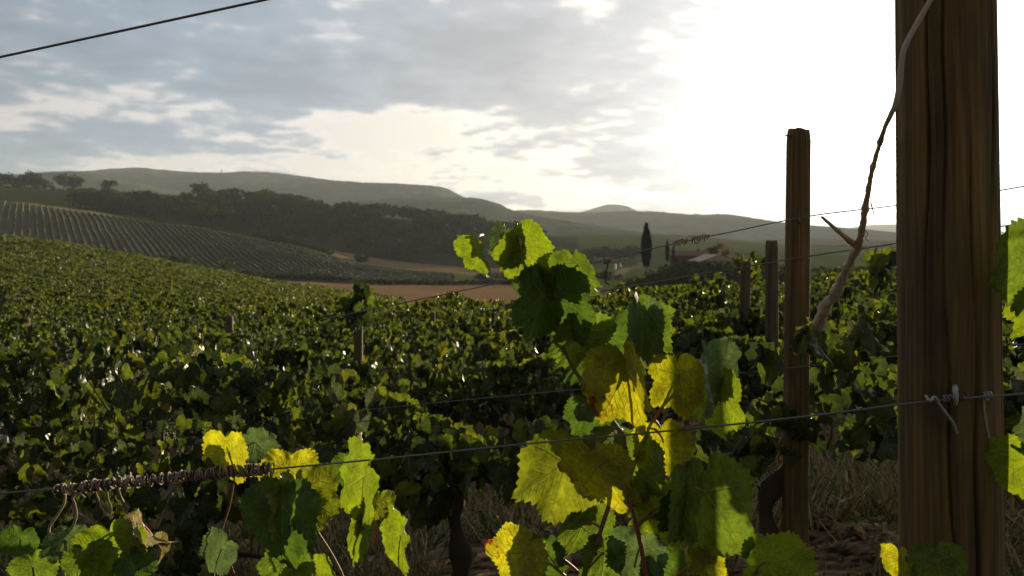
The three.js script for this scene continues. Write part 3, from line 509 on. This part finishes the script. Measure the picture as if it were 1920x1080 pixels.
{
  const R = rng(515), clod = new THREE.IcosahedronGeometry(1, 1), p = clod.attributes.position; for (let i = 0; i < p.count; i++) { const k = .75 + .5 * noise(p.getX(i) * 2.1 + 5, p.getY(i) * 2.1 + 5, p.getZ(i) * 2.1 + 5); p.setXYZ(i, p.getX(i) * k, p.getY(i) * k * .7, p.getZ(i) * k); } clod.computeVertexNormals();
  const N = 2600, im = shade(new THREE.InstancedMesh(clod, new THREE.MeshPhysicalMaterial({ roughness: 1, specularIntensity: .1 }), N)), q = new THREE.Quaternion(), e = new THREE.Euler(), m = new THREE.Matrix4(), cv = new THREE.Color();
  for (let i = 0; i < N; i++) { const D = 1.8 + R() * 6, x = (R() * 2 - 1) * D * .75, s = .006 + .030 * Math.pow(R(), 4); e.set(R() * 6, R() * 6, R() * 6); m.compose(V(x, groundY(x, -D) + s * .2, -D), q.setFromEuler(e), V(s, s, s)); im.setMatrixAt(i, m); const b = .7 + R() * .6; im.setColorAt(i, R() < .8 ? cv.setRGB(.13 * b, .10 * b, .066 * b) : cv.setRGB(.22 * b, .20 * b, .17 * b)); }
  im.name = 'soil_clods'; tag(im, 'clods and small stones scattered over the bare soil between rows', 'soil', null, 'stuff'); scene.add(im);
  const M = 520, fl = shade(new THREE.InstancedMesh(lowLeaf[2], new THREE.MeshPhysicalMaterial({ roughness: 1, specularIntensity: .2, side: THREE.DoubleSide }), M));
  for (let i = 0; i < M; i++) { const D = 2 + R() * 5, x = (R() * 2 - 1) * D * .75, n = V((R() - .5) * .9, 1, (R() - .5) * .9), t = V(R() - .5, 0, R() - .5); fl.setMatrixAt(i, frame(V(x, groundY(x, -D) + .02, -D), t, n, .035 + .03 * R())); const b = .6 + R() * .8; fl.setColorAt(i, cv.setRGB(.22 * b, .125 * b, .055 * b)); }
  fl.name = 'fallen_leaves'; tag(fl, 'brown fallen vine leaves lying on the soil between rows', 'leaves', null, 'stuff'); scene.add(fl);
}
// ---------------------------------------------------------------- posts
function postGeo(base, top, r0, r1, seed, { seg = 40, rows = 50, cracks = 5, depth = .006, chip = false } = {}) {
  const R = rng(seed), cr = Array.from({ length: cracks }, () => [R() * 6.283, R() * .8, .2 + R() * .6, .5 + R()]), pos = [], uv = [], idx = [], len = base.distanceTo(top);
  if (chip) cr.push([1.62, .0, .62, 1.5], [2.05, .1, .5, 1.2], [1.05, .55, .45, 1.3], [.72, .1, .6, .9], [2.5, .45, .5, 1]);
  for (let j = 0; j <= rows; j++) for (let i = 0; i <= seg; i++) {
    const t = j / rows, a = i / seg * 6.28318, ca = Math.cos(a), sa = Math.sin(a); let r = mix(r0, r1, t) * (1 + (fbm(ca * 1.2 + seed, sa * 1.2, t * len * 1.5, 3) - .5) * .11 + (noise(ca * 14 + seed, sa * 14, t * len * 2) - .5) * .007);
    for (const [c, s, l, w] of cr) { const u = (t - s) / l; if (u < 0 || u > 1) continue; let da = a - c - .09 * Math.sin(t * 6 + c * 5) - .03 * Math.sin(t * 31 + c); da = Math.atan2(Math.sin(da), Math.cos(da)); r -= depth * w * Math.sin(u * Math.PI) * Math.exp(-Math.pow(da * r0 / (.0022 * w), 2)); }
    if (chip && t > .90) r -= .016 * smooth(.93, .96, t + .01 * Math.sin(a * 5)) * smooth(.3, .9, ca) * (1 - smooth(.975, .985, t));
    const edge = smooth(.985, 1, t) * .10; r *= 1 - edge;
    const c = base.clone().lerp(top, t); pos.push(c.x + ca * r, c.y + (t === 1 ? (noise(ca * 3, sa * 3, seed) - .5) * .012 : 0), c.z + sa * r); uv.push(i / seg * 2 * Math.max(1, Math.round(r0 * 12)) * .5, t * len * .6);
  }
  for (let j = 0; j < rows; j++) for (let i = 0; i < seg; i++) { const a = j * (seg + 1) + i, b = a + 1, c = a + seg + 1, d = c + 1; idx.push(a, c, b, b, c, d); }
  const k = pos.length / 3; pos.push(top.x, top.y + .004, top.z); uv.push(.5, .5); for (let i = 0; i < seg; i++) idx.push(rows * (seg + 1) + i, k, rows * (seg + 1) + i + 1);
  const g = new THREE.BufferGeometry(); g.setAttribute('position', new THREE.Float32BufferAttribute(pos, 3)); g.setAttribute('uv', new THREE.Float32BufferAttribute(uv, 2)); g.setIndex(idx); g.computeVertexNormals(); return g;
}
const rowOneD = px => 1.382 / (1 + .19 * (px - 960) / F);
{
  // the big near post with its staple and tie wires
  const D = 1.335, top = P(1768, 0, D).add(V(0, .30, 0)), base = P(1789, 1080, D); base.y = groundY(base.x, -D) - .08;
  const t = thing('vineyard_post', 'thick weathered brown post closest to the camera, hiding part of the sun', 'post', base.clone(), 'trellis posts');
  part(t, 'shaft', postGeo(base, top, .0815, .0735, 3, { seg: 300, rows: 260, cracks: 6, depth: .010, chip: true }), postMat);
  const fr = D - .085, W = (px, py, d = 0) => P(px, py, fr + d);
  const galv = std(.30, .31, .33, .45, { metalness: .6 });
  part(t, 'staple', tube([W(1791, 724, .02), W(1791, 728, -.004), W(1792, 742, -.008), W(1792, 754, -.006), W(1792, 758, .02)], .0042, 20, 8), galv);
  part(t, 'tie_wire', tube([W(1736, 742, .004), W(1744, 752, -.006), W(1752, 744, -.004), W(1764, 762, -.003), W(1776, 778, -.003), W(1786, 792, .0), W(1795, 812, .004)], .0026, 30, 6), galv);
  part(t, 'tie_wire', tube([W(1843, 742, .008), W(1850, 750, .002), W(1858, 741, .004), W(1846, 748, .004), W(1845, 770, .006), W(1850, 800, .008), W(1856, 834, .01), W(1858, 862, .014)], .0022, 30, 6), galv);
  const hp = []; for (let i = 0; i <= 60; i++) { const u = i / 60, a = u * 6.283 * 6, c = W(1768 + u * 42, 748 - u * 3, -.004); hp.push(V(c.x, c.y + Math.cos(a) * .0052, c.z + Math.sin(a) * .0045)); }
  part(t, 'tie_wire', tube(hp, .0014, 150, 5), wireMat);
  const hq = []; for (let i = 0; i <= 30; i++) { const u = i / 30, a = u * 6.283 * 3, c = W(1843 + u * 18, 742 - u, .004); hq.push(V(c.x, c.y + Math.cos(a) * .006, c.z + Math.sin(a) * .005)); }
  part(t, 'tie_wire', tube(hq, .0016, 80, 5), galv);
}
function farPost(px, topPy, D, w, mat, label, lean = 0, seed = 1) { const top = P(px, topPy, D), base = V(top.x + lean, 0, top.z); base.y = groundY(base.x, base.z) - .08; const t = thing('vineyard_post', label, 'post', base.clone(), 'trellis posts'); part(t, 'shaft', postGeo(base, top, w * .52, w * .47, seed, { seg: 36, rows: 40, cracks: 5, depth: .005 }), mat); return [t, base, top]; }
{
  const [t, base, top] = farPost(1497.5, 243, 2.65, .084, postMat, 'slim round brown post standing alone against the bright sky', -.014, 8);
  const s = P(1475, 254, 2.63); part(t, 'splinter', new THREE.ConeGeometry(.006, .03, 5).rotateZ(1.3).translate(s.x, s.y, s.z), postMat);
  part(t, 'staple', tube([P(1499, 408, 2.62), P(1499, 411, 2.60), P(1499, 417, 2.60), P(1499, 420, 2.62)], .003, 8, 6), wireMat);
  farPost(1447, 452, 5.0, .082, greyPost, 'grey post just beside the slim brown post, its flat top above the leaves', .0, 9);
  farPost(1398, 490, 6.9, .095, greyPost, 'grey post wrapped by leaves at its top, next beyond the flat topped one', -.02, 10);
  farPost(1353, 512, 8.8, .085, greyPost, 'thin grey post half sunk in leaves, farthest of the receding grey posts', 0, 11);
  farPost(1668, 508, 12.7, .085, greyPost, 'small dark post just clear of the big post, above the leaves', 0, 12);
  farPost(1606, 520, 14.7, .085, greyPost, 'tiny dark post behind the dead forked cane', 0, 13);
  farPost(430, 592, 8.8 + .19 * 5.7, .10, greyPost, 'dark post topping the green rows under the striped vineyard', 0, 14);
  farPost(672, 588, 5.0 + .19 * 2.7, .066, greyPost, 'post overgrown by a tall tuft of vine shoots', 0, 15);
  farPost(811, 585, 12.7 + .19 * 4.8, .10, greyPost, 'short dark post top in the rows below the pale path', 0, 16);
  farPost(50, 596, 10.7 + .19 * 11, .11, greyPost, 'faint dark post in the green rows at the frame\'s left edge', 0, 17);
}

// ---------------------------------------------------------------- wires
const wireAlong = (pts, Dof, r, name, label, group) => solo(name, tube(pts.map(([px, py]) => P(px, py, Dof(px))), r, 120, 6), wireMat, label, 'wire', group);
wireAlong([[-500, 962], [0, 925], [250, 903], [505, 880], [760, 856], [1000, 831], [1200, 813], [1400, 793], [1560, 775], [1700, 757], [1792, 748], [1920, 738], [2300, 702]], rowOneD, .0017, 'trellis_wire', 'foreground wire crossing the leaves and stapled to the big post', 'trellis wires');
wireAlong([[-400, 193], [0, 107], [250, 53], [495, 0], [900, -86], [1400, -178], [1790, -250]], rowOneD, .0026, 'trellis_wire', 'thick dark wire slanting over the sky in the upper corner', 'trellis wires');
const rowTwoD = px => { const t = (px - 960) / F; return (2.65 + .19 * .96) / (1 + .19 * t) - .046; };
wireAlong([[600, 600], [1130, 489], [1240, 462], [1370, 435], [1475, 413], [1540, 402], [1690, 384], [1875, 357], [1960, 342], [2200, 300]], rowTwoD, .0022, 'trellis_wire', 'upper thin wire rising behind the cypress to the slim brown post', 'trellis wires');
wireAlong([[900, 585], [1340, 510], [1525, 479], [1690, 455], [1875, 425], [1920, 418], [2200, 372]], rowTwoD, .0020, 'trellis_wire', 'second thin wire below the upper one, passing the dead forked cane', 'trellis wires');
wireAlong([[-200, 862], [400, 800], [600, 778], [820, 755], [1000, 738], [1140, 725], [1480, 690], [1800, 655], [2000, 640]], rowTwoD, .0016, 'trellis_wire', 'faint wire crossing the dark gap in the vines', 'trellis wires');
{
  const t = thing('tendril_tangle', 'dry tendril knots along the thin wire near the cypress', 'tendril', P(1300, 448, rowTwoD(1300))), R = rng(61), Y = px => hermite([1130, 1240, 1370, 1475], [489, 462, 435, 413], px);
  for (const [a, b] of [[1262, 1290], [1296, 1330], [1132, 1146]]) { const pts = []; for (let i = 0; i <= 40; i++) { const px = mix(a, b, i / 40), c = P(px, Y(px), rowTwoD(px)), q = i * 1.15; pts.push(V(c.x, c.y + Math.cos(q) * .007 * (.7 + R()), c.z + Math.sin(q) * .007)); } part(t, 'knot', tube(pts, .0022, 120, 5), dryTwig); }
  const h = rowTwoD; part(t, 'strand', tube([P(1140, 486, h(1140)), P(1139, 500, h(1139)), P(1135, 515, h(1135)), P(1136, 529, h(1136)), P(1142, 534, h(1142))], .0026, 20, 5), bark);
  part(t, 'strand', tube([P(1303, 453, h(1303)), P(1306, 457, h(1306)), P(1312, 450, h(1312))], .002, 10, 5), dryTwig);
}
// dried tendrils wound round the near wire
{
  const at = (px, dy = 0, dd = 0) => P(px, hermite([0, 250, 505], [925, 903, 880], px) + dy, rowOneD(px) + dd);
  const t = thing('tendril_coil', 'tangle of dried tendrils wound tightly round the foreground wire', 'tendril', at(300)), R = rng(88);
  for (let k = 0; k < 3; k++) {
    const pts = [], n = 520; let ph = k * 2;
    for (let i = 0; i <= n; i++) { const px = mix(103, 507, i / n), c = at(px), thick = 4.0 + 4.5 * fbm(px * .03, k, 2, 3) + 2.2 * smooth(250, 500, px) + k * 1.3; ph += .25 + 1.1 * Math.pow(fbm(px * .09, k * 3, 1, 3), 1.5); const r = thick / F * 1.5 * (.75 + .6 * noise(i * .23, k, 5)); pts.push(V(c.x + (fbm(i * .13, k * 7, 2, 2) - .5) * .022, c.y + Math.cos(ph) * r, c.z + Math.sin(ph) * r)); }
    part(t, 'winding', tube(pts, .0021 - k * .0003, 1500, 5), k === 1 ? bark : dryTwig);
  }
  part(t, 'loop', tube([at(122, 6), at(120, 26), at(104, 52), [92, 990], [95, 1010], [108, 1018], [122, 1010], [136, 988], at(143, 52), at(140, 30), at(136, 18), at(144, 8)].map(q => Array.isArray(q) ? P(q[0], q[1], rowOneD(q[0])) : q), .0026, 60, 6), dryTwig);
  part(t, 'strand', tube([P(112, 1017, rowOneD(112)), P(117, 1040, rowOneD(112)), P(119, 1075, rowOneD(112)), P(121, 1140, rowOneD(112))], .004, 20, 6), dryTwig);
  for (const q of [[[184, 5], [186, 30], [196, 52], [205, 62]], [[200, 5], [203, 28], [209, 48], [206, 66], [212, 58]], [[220, 4], [226, 24], [232, 36]], [[140, 8], [150, 12], [160, 20]], [[178, 6], [182, 20], [186, 30]], [[330, 8], [318, 28], [304, 40]], [[400, 8], [415, 16], [430, 8]]]) part(t, 'strand', tube(q.map(([px, dy]) => at(px, dy, (R() - .5) * .03)), .0017, 16, 5), dryTwig);
}

// ---------------------------------------------------------------- the dead forked cane
{
  const depth = py => hermite([-300, 60, 200, 330, 620, 700], [1.225, 1.228, 1.24, 1.55, 2.3, 2.4], py), W = (px, py) => P(px, py, depth(py)), m = std(.40, .33, .26, .85), b = W(1528, 640);
  const t = thing('dead_cane', 'bare grey forked cane slanting up in front of the big post', 'cane', b.clone());
  const pts = [[1526, 646], [1534, 616], [1543, 585], [1552, 566], [1563, 556], [1584, 510], [1600, 478], [1611, 455], [1617, 425], [1624, 380], [1634, 325], [1645, 285], [1662, 232], [1681, 190], [1687, 150], [1692, 110], [1697, 88], [1712, 58], [1728, 30], [1746, -4], [1768, -60], [1780, -140], [1788, -238]].map(q => W(...q));
  const knots = [[.05, .5], [.10, .25], [.16, .3], [.30, .5], [.38, .2], [.46, .3], [.60, .45], [.70, .5], [.80, .3]];
  part(t, 'stem', tube(pts, q => (.0150 - .0078 * smooth(.02, .40, q) - .0032 * smooth(.40, .62, q)) * (1 + knots.reduce((s, [c, a]) => s + a * Math.exp(-Math.pow((q - c) / .010, 2)), 0)), 260, 12, .8), m);
  part(t, 'side_branch', tube([W(1609, 462), W(1590, 449), W(1570, 432), W(1541, 407)], q => (.0078 - .0050 * q) * (1 + .3 * Math.exp(-Math.pow((q - .55) / .04, 2))), 24, 7, 1), m);
  part(t, 'spur', tube([W(1608, 460), W(1618, 464), W(1629, 464)], q => .0105 - .0078 * q, 12, 7, 1), m);
  for (const q of [[[1622, 430], [1627, 440], [1622, 446], [1628, 452]], [[1580, 512], [1590, 520], [1586, 528], [1600, 532]]]) part(t, 'tendril', tube(q.map(a => W(...a)), .0011, 16, 5), m);
  // strips of loose bark
  for (const [i, dx, dy] of [[4, .006, .05], [5, -.007, .06], [9, .006, .05], [2, -.010, .05]]) part(t, 'bark_strip', tube([pts[i].clone().add(V(dx, 0, .008)), pts[i].clone().add(V(dx * 1.8, -dy * .5, .012)), pts[i].clone().add(V(dx * 2.6, -dy, .008))], q => .0016 * (1.1 - q), 8, 4), dryTwig);
}

// ---------------------------------------------------------------- foreground shoots with their leaves
const stalkMat = std(.30, .10, .055, .6), shootMat = std(.17, .085, .040, .7), shootGreen = std(.26, .20, .07, .6);
let leafSeed = 300;
function leafOn(t, [jx, jy, tx, ty, D, dz, roll, fold, mat, sx, sy, o = {}]) {
  const J = P(jx, jy, D), T = P(tx, ty, D + dz), y = T.clone().sub(J), L = y.length(); y.normalize();
  const toEye = V(0, EYE, 0).sub(J), n = toEye.addScaledVector(y, -toEye.dot(y)).normalize().applyAxisAngle(y, roll * Math.PI / 180);
  const g = leafGeo({ fold, seed: leafSeed++, droop: .35, curl: .14, ripple: .035, teeth: .085, ...o });
  const m = shade(new THREE.Mesh(g, LM[mat])); m.name = 'leaf'; m.applyMatrix4(frame(J.clone().sub(t.position), y, n, L)); t.add(m);
  if (sx !== undefined) {
    const S = P(sx, sy, D + (o.sd ?? .05)), mid = S.clone().lerp(J, .5).add(V(0, .008, .004)), inv = m.matrix.clone().invert();
    const k = shade(new THREE.Mesh(tube([S, mid, J, J.clone().addScaledVector(y, L * .05)], q => .0026 - .0010 * q, 14, 6).translate(-t.position.x, -t.position.y, -t.position.z).applyMatrix4(inv), stalkMat)); k.name = 'stalk'; m.add(k);
  }
  return m;
}
function stemOn(t, name, pts, r0, r1, mat, D) { return part(t, name, tube(pts.map(([px, py, d]) => P(px, py, d ?? D)), q => mix(r0, r1, q) * (1 + .12 * Math.sin(q * 40)), pts.length * 8, 8, 1), mat); }
const D1 = 1.36;
const rootAt = (px, D) => { const b = P(px, 1080, D); b.y = groundY(b.x, -D); return b; };
const fromRoot = (b, px, py, D) => [b.clone().add(V(0, -.03, 0)), b.clone().lerp(P(px, py, D), .5).add(V(.03, 0, .01)), P(px, py, D)];
{
  const b = rootAt(1130, 1.42), t = thing('grapevine_shoot', 'tall vine shoot whose top leaves stand against the valley and hills', 'grapevine', b.clone(), 'foreground vine shoots');
  part(t, 'cane', tube([...fromRoot(b, 1098, 1110, 1.42), P(1128, 990, 1.41), P(1165, 872, 1.40), P(1172, 830, 1.39), P(1128, 760, 1.40), P(1078, 695, 1.40), P(1046, 630, 1.38), P(1024, 560, 1.37), P(998, 508, 1.36), P(980, 470, 1.35), P(978, 445, 1.35)], q => .0065 - .0042 * q, 90, 8, 1), shootMat);
  part(t, 'shoot_tip', mergeGeometries([tube([P(978, 478, 1.35), P(977, 458, 1.345), P(974, 440, 1.345), P(974, 426, 1.345)], q => .0034 - .0014 * q, 10, 6), tube([P(977, 456, 1.345), P(981, 446, 1.345), P(982, 436, 1.345)], q => .002 - .001 * q, 8, 6)]), std(.50, .42, .24, .6));
  for (const l of [
    [890, 466, 908, 529, 1.33, .02, 58, 24, 'lime', 905, 440, {}],
    [942, 440, 922, 476, 1.40, -.01, -38, 10, 'grey', 965, 450],
    [970, 452, 956, 530, 1.36, .01, -52, 18, 'olive', 978, 468],
    [984, 462, 1026, 532, 1.34, -.02, 30, 18, 'lime', 979, 470],
    [1084, 497, 1112, 571, 1.37, .02, 36, 32, 'green', 1050, 545, { sd: .02 }],
    [1020, 552, 1004, 660, 1.35, -.01, -48, 16, 'dark', 1024, 556],
    [1040, 552, 1082, 662, 1.36, .01, 44, 14, 'dark', 1026, 560],
    [1092, 622, 1056, 708, 1.40, .02, -40, 22, 'green', 1050, 640],
    [1010, 548, 1004, 596, 1.40, 0, 50, 10, 'lime', 1010, 530],
    [1131, 640, 1118, 762, 1.50, .03, -35, 25, 'dark', 1090, 700],
    [1112, 768, 1152, 832, 1.50, .02, 30, 14, 'dark', 1130, 765],
    [1096, 768, 1108, 796, 1.44, .0, 20, 20, 'grey', 1120, 760],
    [1152, 812, 1180, 856, 1.45, .02, 40, 20, 'grey', 1170, 832],
    [1062, 868, 1024, 1004, 1.46, .02, -4, 42, 'olive', 1120, 850, { sd: -.02 }],
    [1124, 874, 1160, 988, 1.37, .01, 42, 10, 'spotted', 1164, 872, { sd: -.02 }],
    [1090, 985, 1074, 1062, 1.42, .02, -40, 14, 'green', 1128, 990, { sd: 0 }],
    [982, 1036, 934, 1112, 1.38, .0, 20, 18, 'spotted', 1060, 1080],
    [1020, 1030, 1040, 1096, 1.42, 0, 40, 12, 'dark', 1098, 1085],
    [1133, 1036, 1130, 1116, 1.42, 0, -30, 18, 'green', 1112, 1060]]) leafOn(t, l);
}
{
  const b = rootAt(1225, 1.34), t = thing('grapevine_shoot', 'reddish vine shoot bearing yellow backlit leaves across the foreground wire', 'grapevine', b.clone(), 'foreground vine shoots');
  part(t, 'cane', tube([...fromRoot(b, 1218, 1120, 1.34), P(1203, 1035, 1.34), P(1188, 968, 1.34), P(1178, 930, 1.35), P(1186, 880, 1.35), P(1205, 838, 1.36), P(1228, 785, 1.36), P(1262, 740, 1.36), P(1300, 705, 1.37), P(1325, 668, 1.38)], q => .0062 - .0040 * q, 80, 8, 1), std(.20, .055, .035, .6));
  for (const l of [
    [1203, 600, 1206, 708, 1.40, .02, -10, 67, 'grey', 1170, 650, { droop: .15 }],
    [1226, 600, 1222, 690, 1.43, .01, 52, 14, 'green', 1240, 690, {}],
    [1176, 700, 1206, 824, 1.33, -.01, 20, 54, 'spotted', 1204, 838, { droop: .2 }],
    [1274, 702, 1284, 792, 1.35, .0, 8, 44, 'yellow', 1262, 742, { droop: .15 }],
    [1330, 690, 1344, 806, 1.34, .01, -64, 26, 'grey', 1306, 702, { sd: .02 }],
    [1352, 730, 1342, 826, 1.37, .01, 44, 18, 'lime', 1325, 690, { sd: .02 }],
    [1243, 826, 1260, 905, 1.34, .0, 14, 12, 'yellow', 1228, 788, { droop: .15 }],
    [1204, 856, 1200, 954, 1.36, .01, 50, 12, 'green', 1184, 885],
    [1252, 932, 1256, 1050, 1.35, -.01, 24, 34, 'lime', 1188, 962],
    [1262, 950, 1240, 1010, 1.33, -.01, -44, 20, 'dark', 1196, 975],
    [1320, 922, 1308, 1076, 1.34, .0, -8, 50, 'green', 1292, 962, { droop: .15, sd: 0 }],
    [1322, 1048, 1328, 1104, 1.33, 0, 20, 14, 'yellow', 1260, 1090],
    [1199, 1028, 1192, 1112, 1.40, 0, 20, 20, 'grey', 1205, 1040],
    [1240, 1060, 1262, 1130, 1.40, 0, -20, 20, 'dark', 1212, 1090]]) leafOn(t, l);
  part(t, 'cane', tube([P(1194, 985, 1.34), P(1225, 965, 1.35), P(1262, 958, 1.35), P(1296, 962, 1.345)], q => .003 - .001 * q, 20, 6), shootMat);
}
{
  const b = rootAt(560, 1.52), t = thing('grapevine_shoot', 'vine shoot with big dark and yellow leaves at the end of the tendril coil', 'grapevine', b.clone(), 'foreground vine shoots');
  part(t, 'cane', tube([...fromRoot(b, 650, 1110, 1.5), P(628, 1050, 1.5), P(592, 992, 1.5), P(560, 940, 1.5), P(545, 900, 1.5)], q => .0045 - .0026 * q, 50, 7, 1), shootMat);
  part(t, 'cane', tube([...fromRoot(b, 402, 1110, 1.5), P(412, 1010, 1.5), P(432, 940, 1.5), P(440, 870, 1.5), P(432, 835, 1.5)], q => .0042 - .0026 * q, 50, 7, 1), std(.17, .06, .035, .7));
  for (const l of [
    [430, 846, 440, 922, 1.49, .0, 52, 14, 'yellow', 440, 880, { sd: .01, notch: .4 }],
    [543, 880, 538, 950, 1.50, .0, -12, 10, 'yellow', 552, 920, { droop: .1, notch: .15 }],
    [530, 950, 514, 1068, 1.42, -.03, 30, 14, 'dark', 552, 922, { sd: .06, notch: .7 }],
    [560, 930, 575, 1040, 1.47, .0, -34, 16, 'olive', 556, 930],
    [682, 892, 662, 1012, 1.46, .0, 68, 14, 'lime', 700, 1010, { droop: .1 }],
    [676, 992, 646, 1070, 1.46, -.01, 66, 10, 'lime', 690, 1020],
    [706, 944, 690, 1002, 1.48, .0, -46, 16, 'olive', 705, 1020],
    [416, 1028, 382, 1078, 1.46, .0, 28, 14, 'grey', 438, 1075, { droop: .1 }],
    [478, 828, 518, 868, 1.62, .02, 30, 26, 'grey', 450, 880],
    [662, 878, 644, 936, 1.66, 0, 20, 30, 'dark', 690, 960],
    [752, 1000, 746, 1092, 1.45, .0, 68, 20, 'lime', 752, 1110],
    [540, 1050, 500, 1110, 1.46, 0, -20, 20, 'green', 590, 1080],
    [590, 1065, 610, 1120, 1.5, 0, 30, 20, 'lime', 620, 1085]]) leafOn(t, l);
}
{
  const b = rootAt(170, 1.6), t = thing('grapevine_shoot', 'low leafy shoot with a dried curled leaf beneath the hanging tendril loop', 'grapevine', b.clone(), 'foreground vine shoots');
  part(t, 'cane', tube([...fromRoot(b, 190, 1150, 1.57), P(212, 1080, 1.57), P(236, 1010, 1.58), P(262, 975, 1.58)], q => .004 - .002 * q, 40, 7, 1), shootMat);
  for (const l of [
    [210, 1018, 232, 1106, 1.53, -.01, 14, 16, 'lime', 236, 1012, { notch: .8 }],
    [268, 984, 294, 1046, 1.56, .0, 58, 66, 'dry', 258, 980, { curl: .5 }],
    [296, 1020, 314, 1056, 1.58, .0, -40, 66, 'dry', 262, 980, { curl: .5 }],
    [122, 1010, 102, 1066, 1.54, 0, -24, 20, 'grey', 150, 1080],
    [168, 1046, 176, 1114, 1.52, 0, 10, 16, 'green', 195, 1090],
    [62, 1062, 70, 1122, 1.55, 0, 26, 16, 'green', 110, 1110],
    [248, 1054, 262, 1110, 1.52, 0, -20, 14, 'dark', 225, 1070],
    [40, 1010, 26, 1060, 1.75, 0, 20, 24, 'dark', 60, 1070]]) leafOn(t, l);
}
{
  const b = rootAt(1460, 1.30), t = thing('grapevine_shoot', 'short shoot with one bright leaf at the foot of the slim post', 'grapevine', b.clone(), 'foreground vine shoots');
  part(t, 'cane', tube([...fromRoot(b, 1395, 1110, 1.3), P(1412, 1078, 1.3), P(1436, 1056, 1.3)], q => .004 - .002 * q, 30, 7, 1), stalkMat);
  leafOn(t, [1440, 1054, 1546, 1046, 1.29, -.02, 30, 16, 'lime', 1412, 1078, { sd: .01, notch: .6 }]);
}
{
  const b = rootAt(1740, 1.17), t = thing('grapevine_shoot', 'green leaf on a shoot before the foot of the big post', 'grapevine', b.clone(), 'foreground vine shoots');
  part(t, 'cane', tube([...fromRoot(b, 1745, 1120, 1.17), P(1756, 1052, 1.17)], q => .004 - .002 * q, 30, 7, 1), shootMat);
  leafOn(t, [1757, 1050, 1768, 1124, 1.16, -.01, 14, 16, 'green', 1752, 1075, { sd: .01, notch: .6 }]);
  leafOn(t, [1684, 1048, 1680, 1100, 1.2, 0, 40, 16, 'yellow', 1730, 1110, { sd: .01 }]);
}
{
  const b = rootAt(1960, 1.22), t = thing('grapevine_shoot', 'leaves pushing in beside the big post at the picture edge', 'grapevine', b.clone(), 'foreground vine shoots');
  part(t, 'cane', tube([...fromRoot(b, 1975, 1110, 1.24), P(1960, 900, 1.24), P(1925, 850, 1.24), P(1895, 832, 1.24)], q => .004 - .0015 * q, 30, 7, 1), shootMat);
  part(t, 'cane', tube([P(1960, 900, 1.24), P(1955, 700, 1.24), P(1930, 560, 1.24), P(1926, 470, 1.24)], q => .004 - .002 * q, 30, 7, 1), shootMat);
  for (const l of [[1958, 478, 1925, 606, 1.22, .0, -30, 22, 'green', 1940, 560, { sd: .02 }], [1930, 866, 1940, 974, 1.22, .0, 30, 24, 'lime', 1905, 838, { sd: .02 }], [1948, 792, 1925, 856, 1.2, .0, -30, 18, 'grey', 1940, 858, { sd: .03 }], [1944, 560, 1925, 640, 1.3, 0, -40, 10, 'lime', 1930, 570]]) leafOn(t, l);
}

renderer.render(scene, camera);
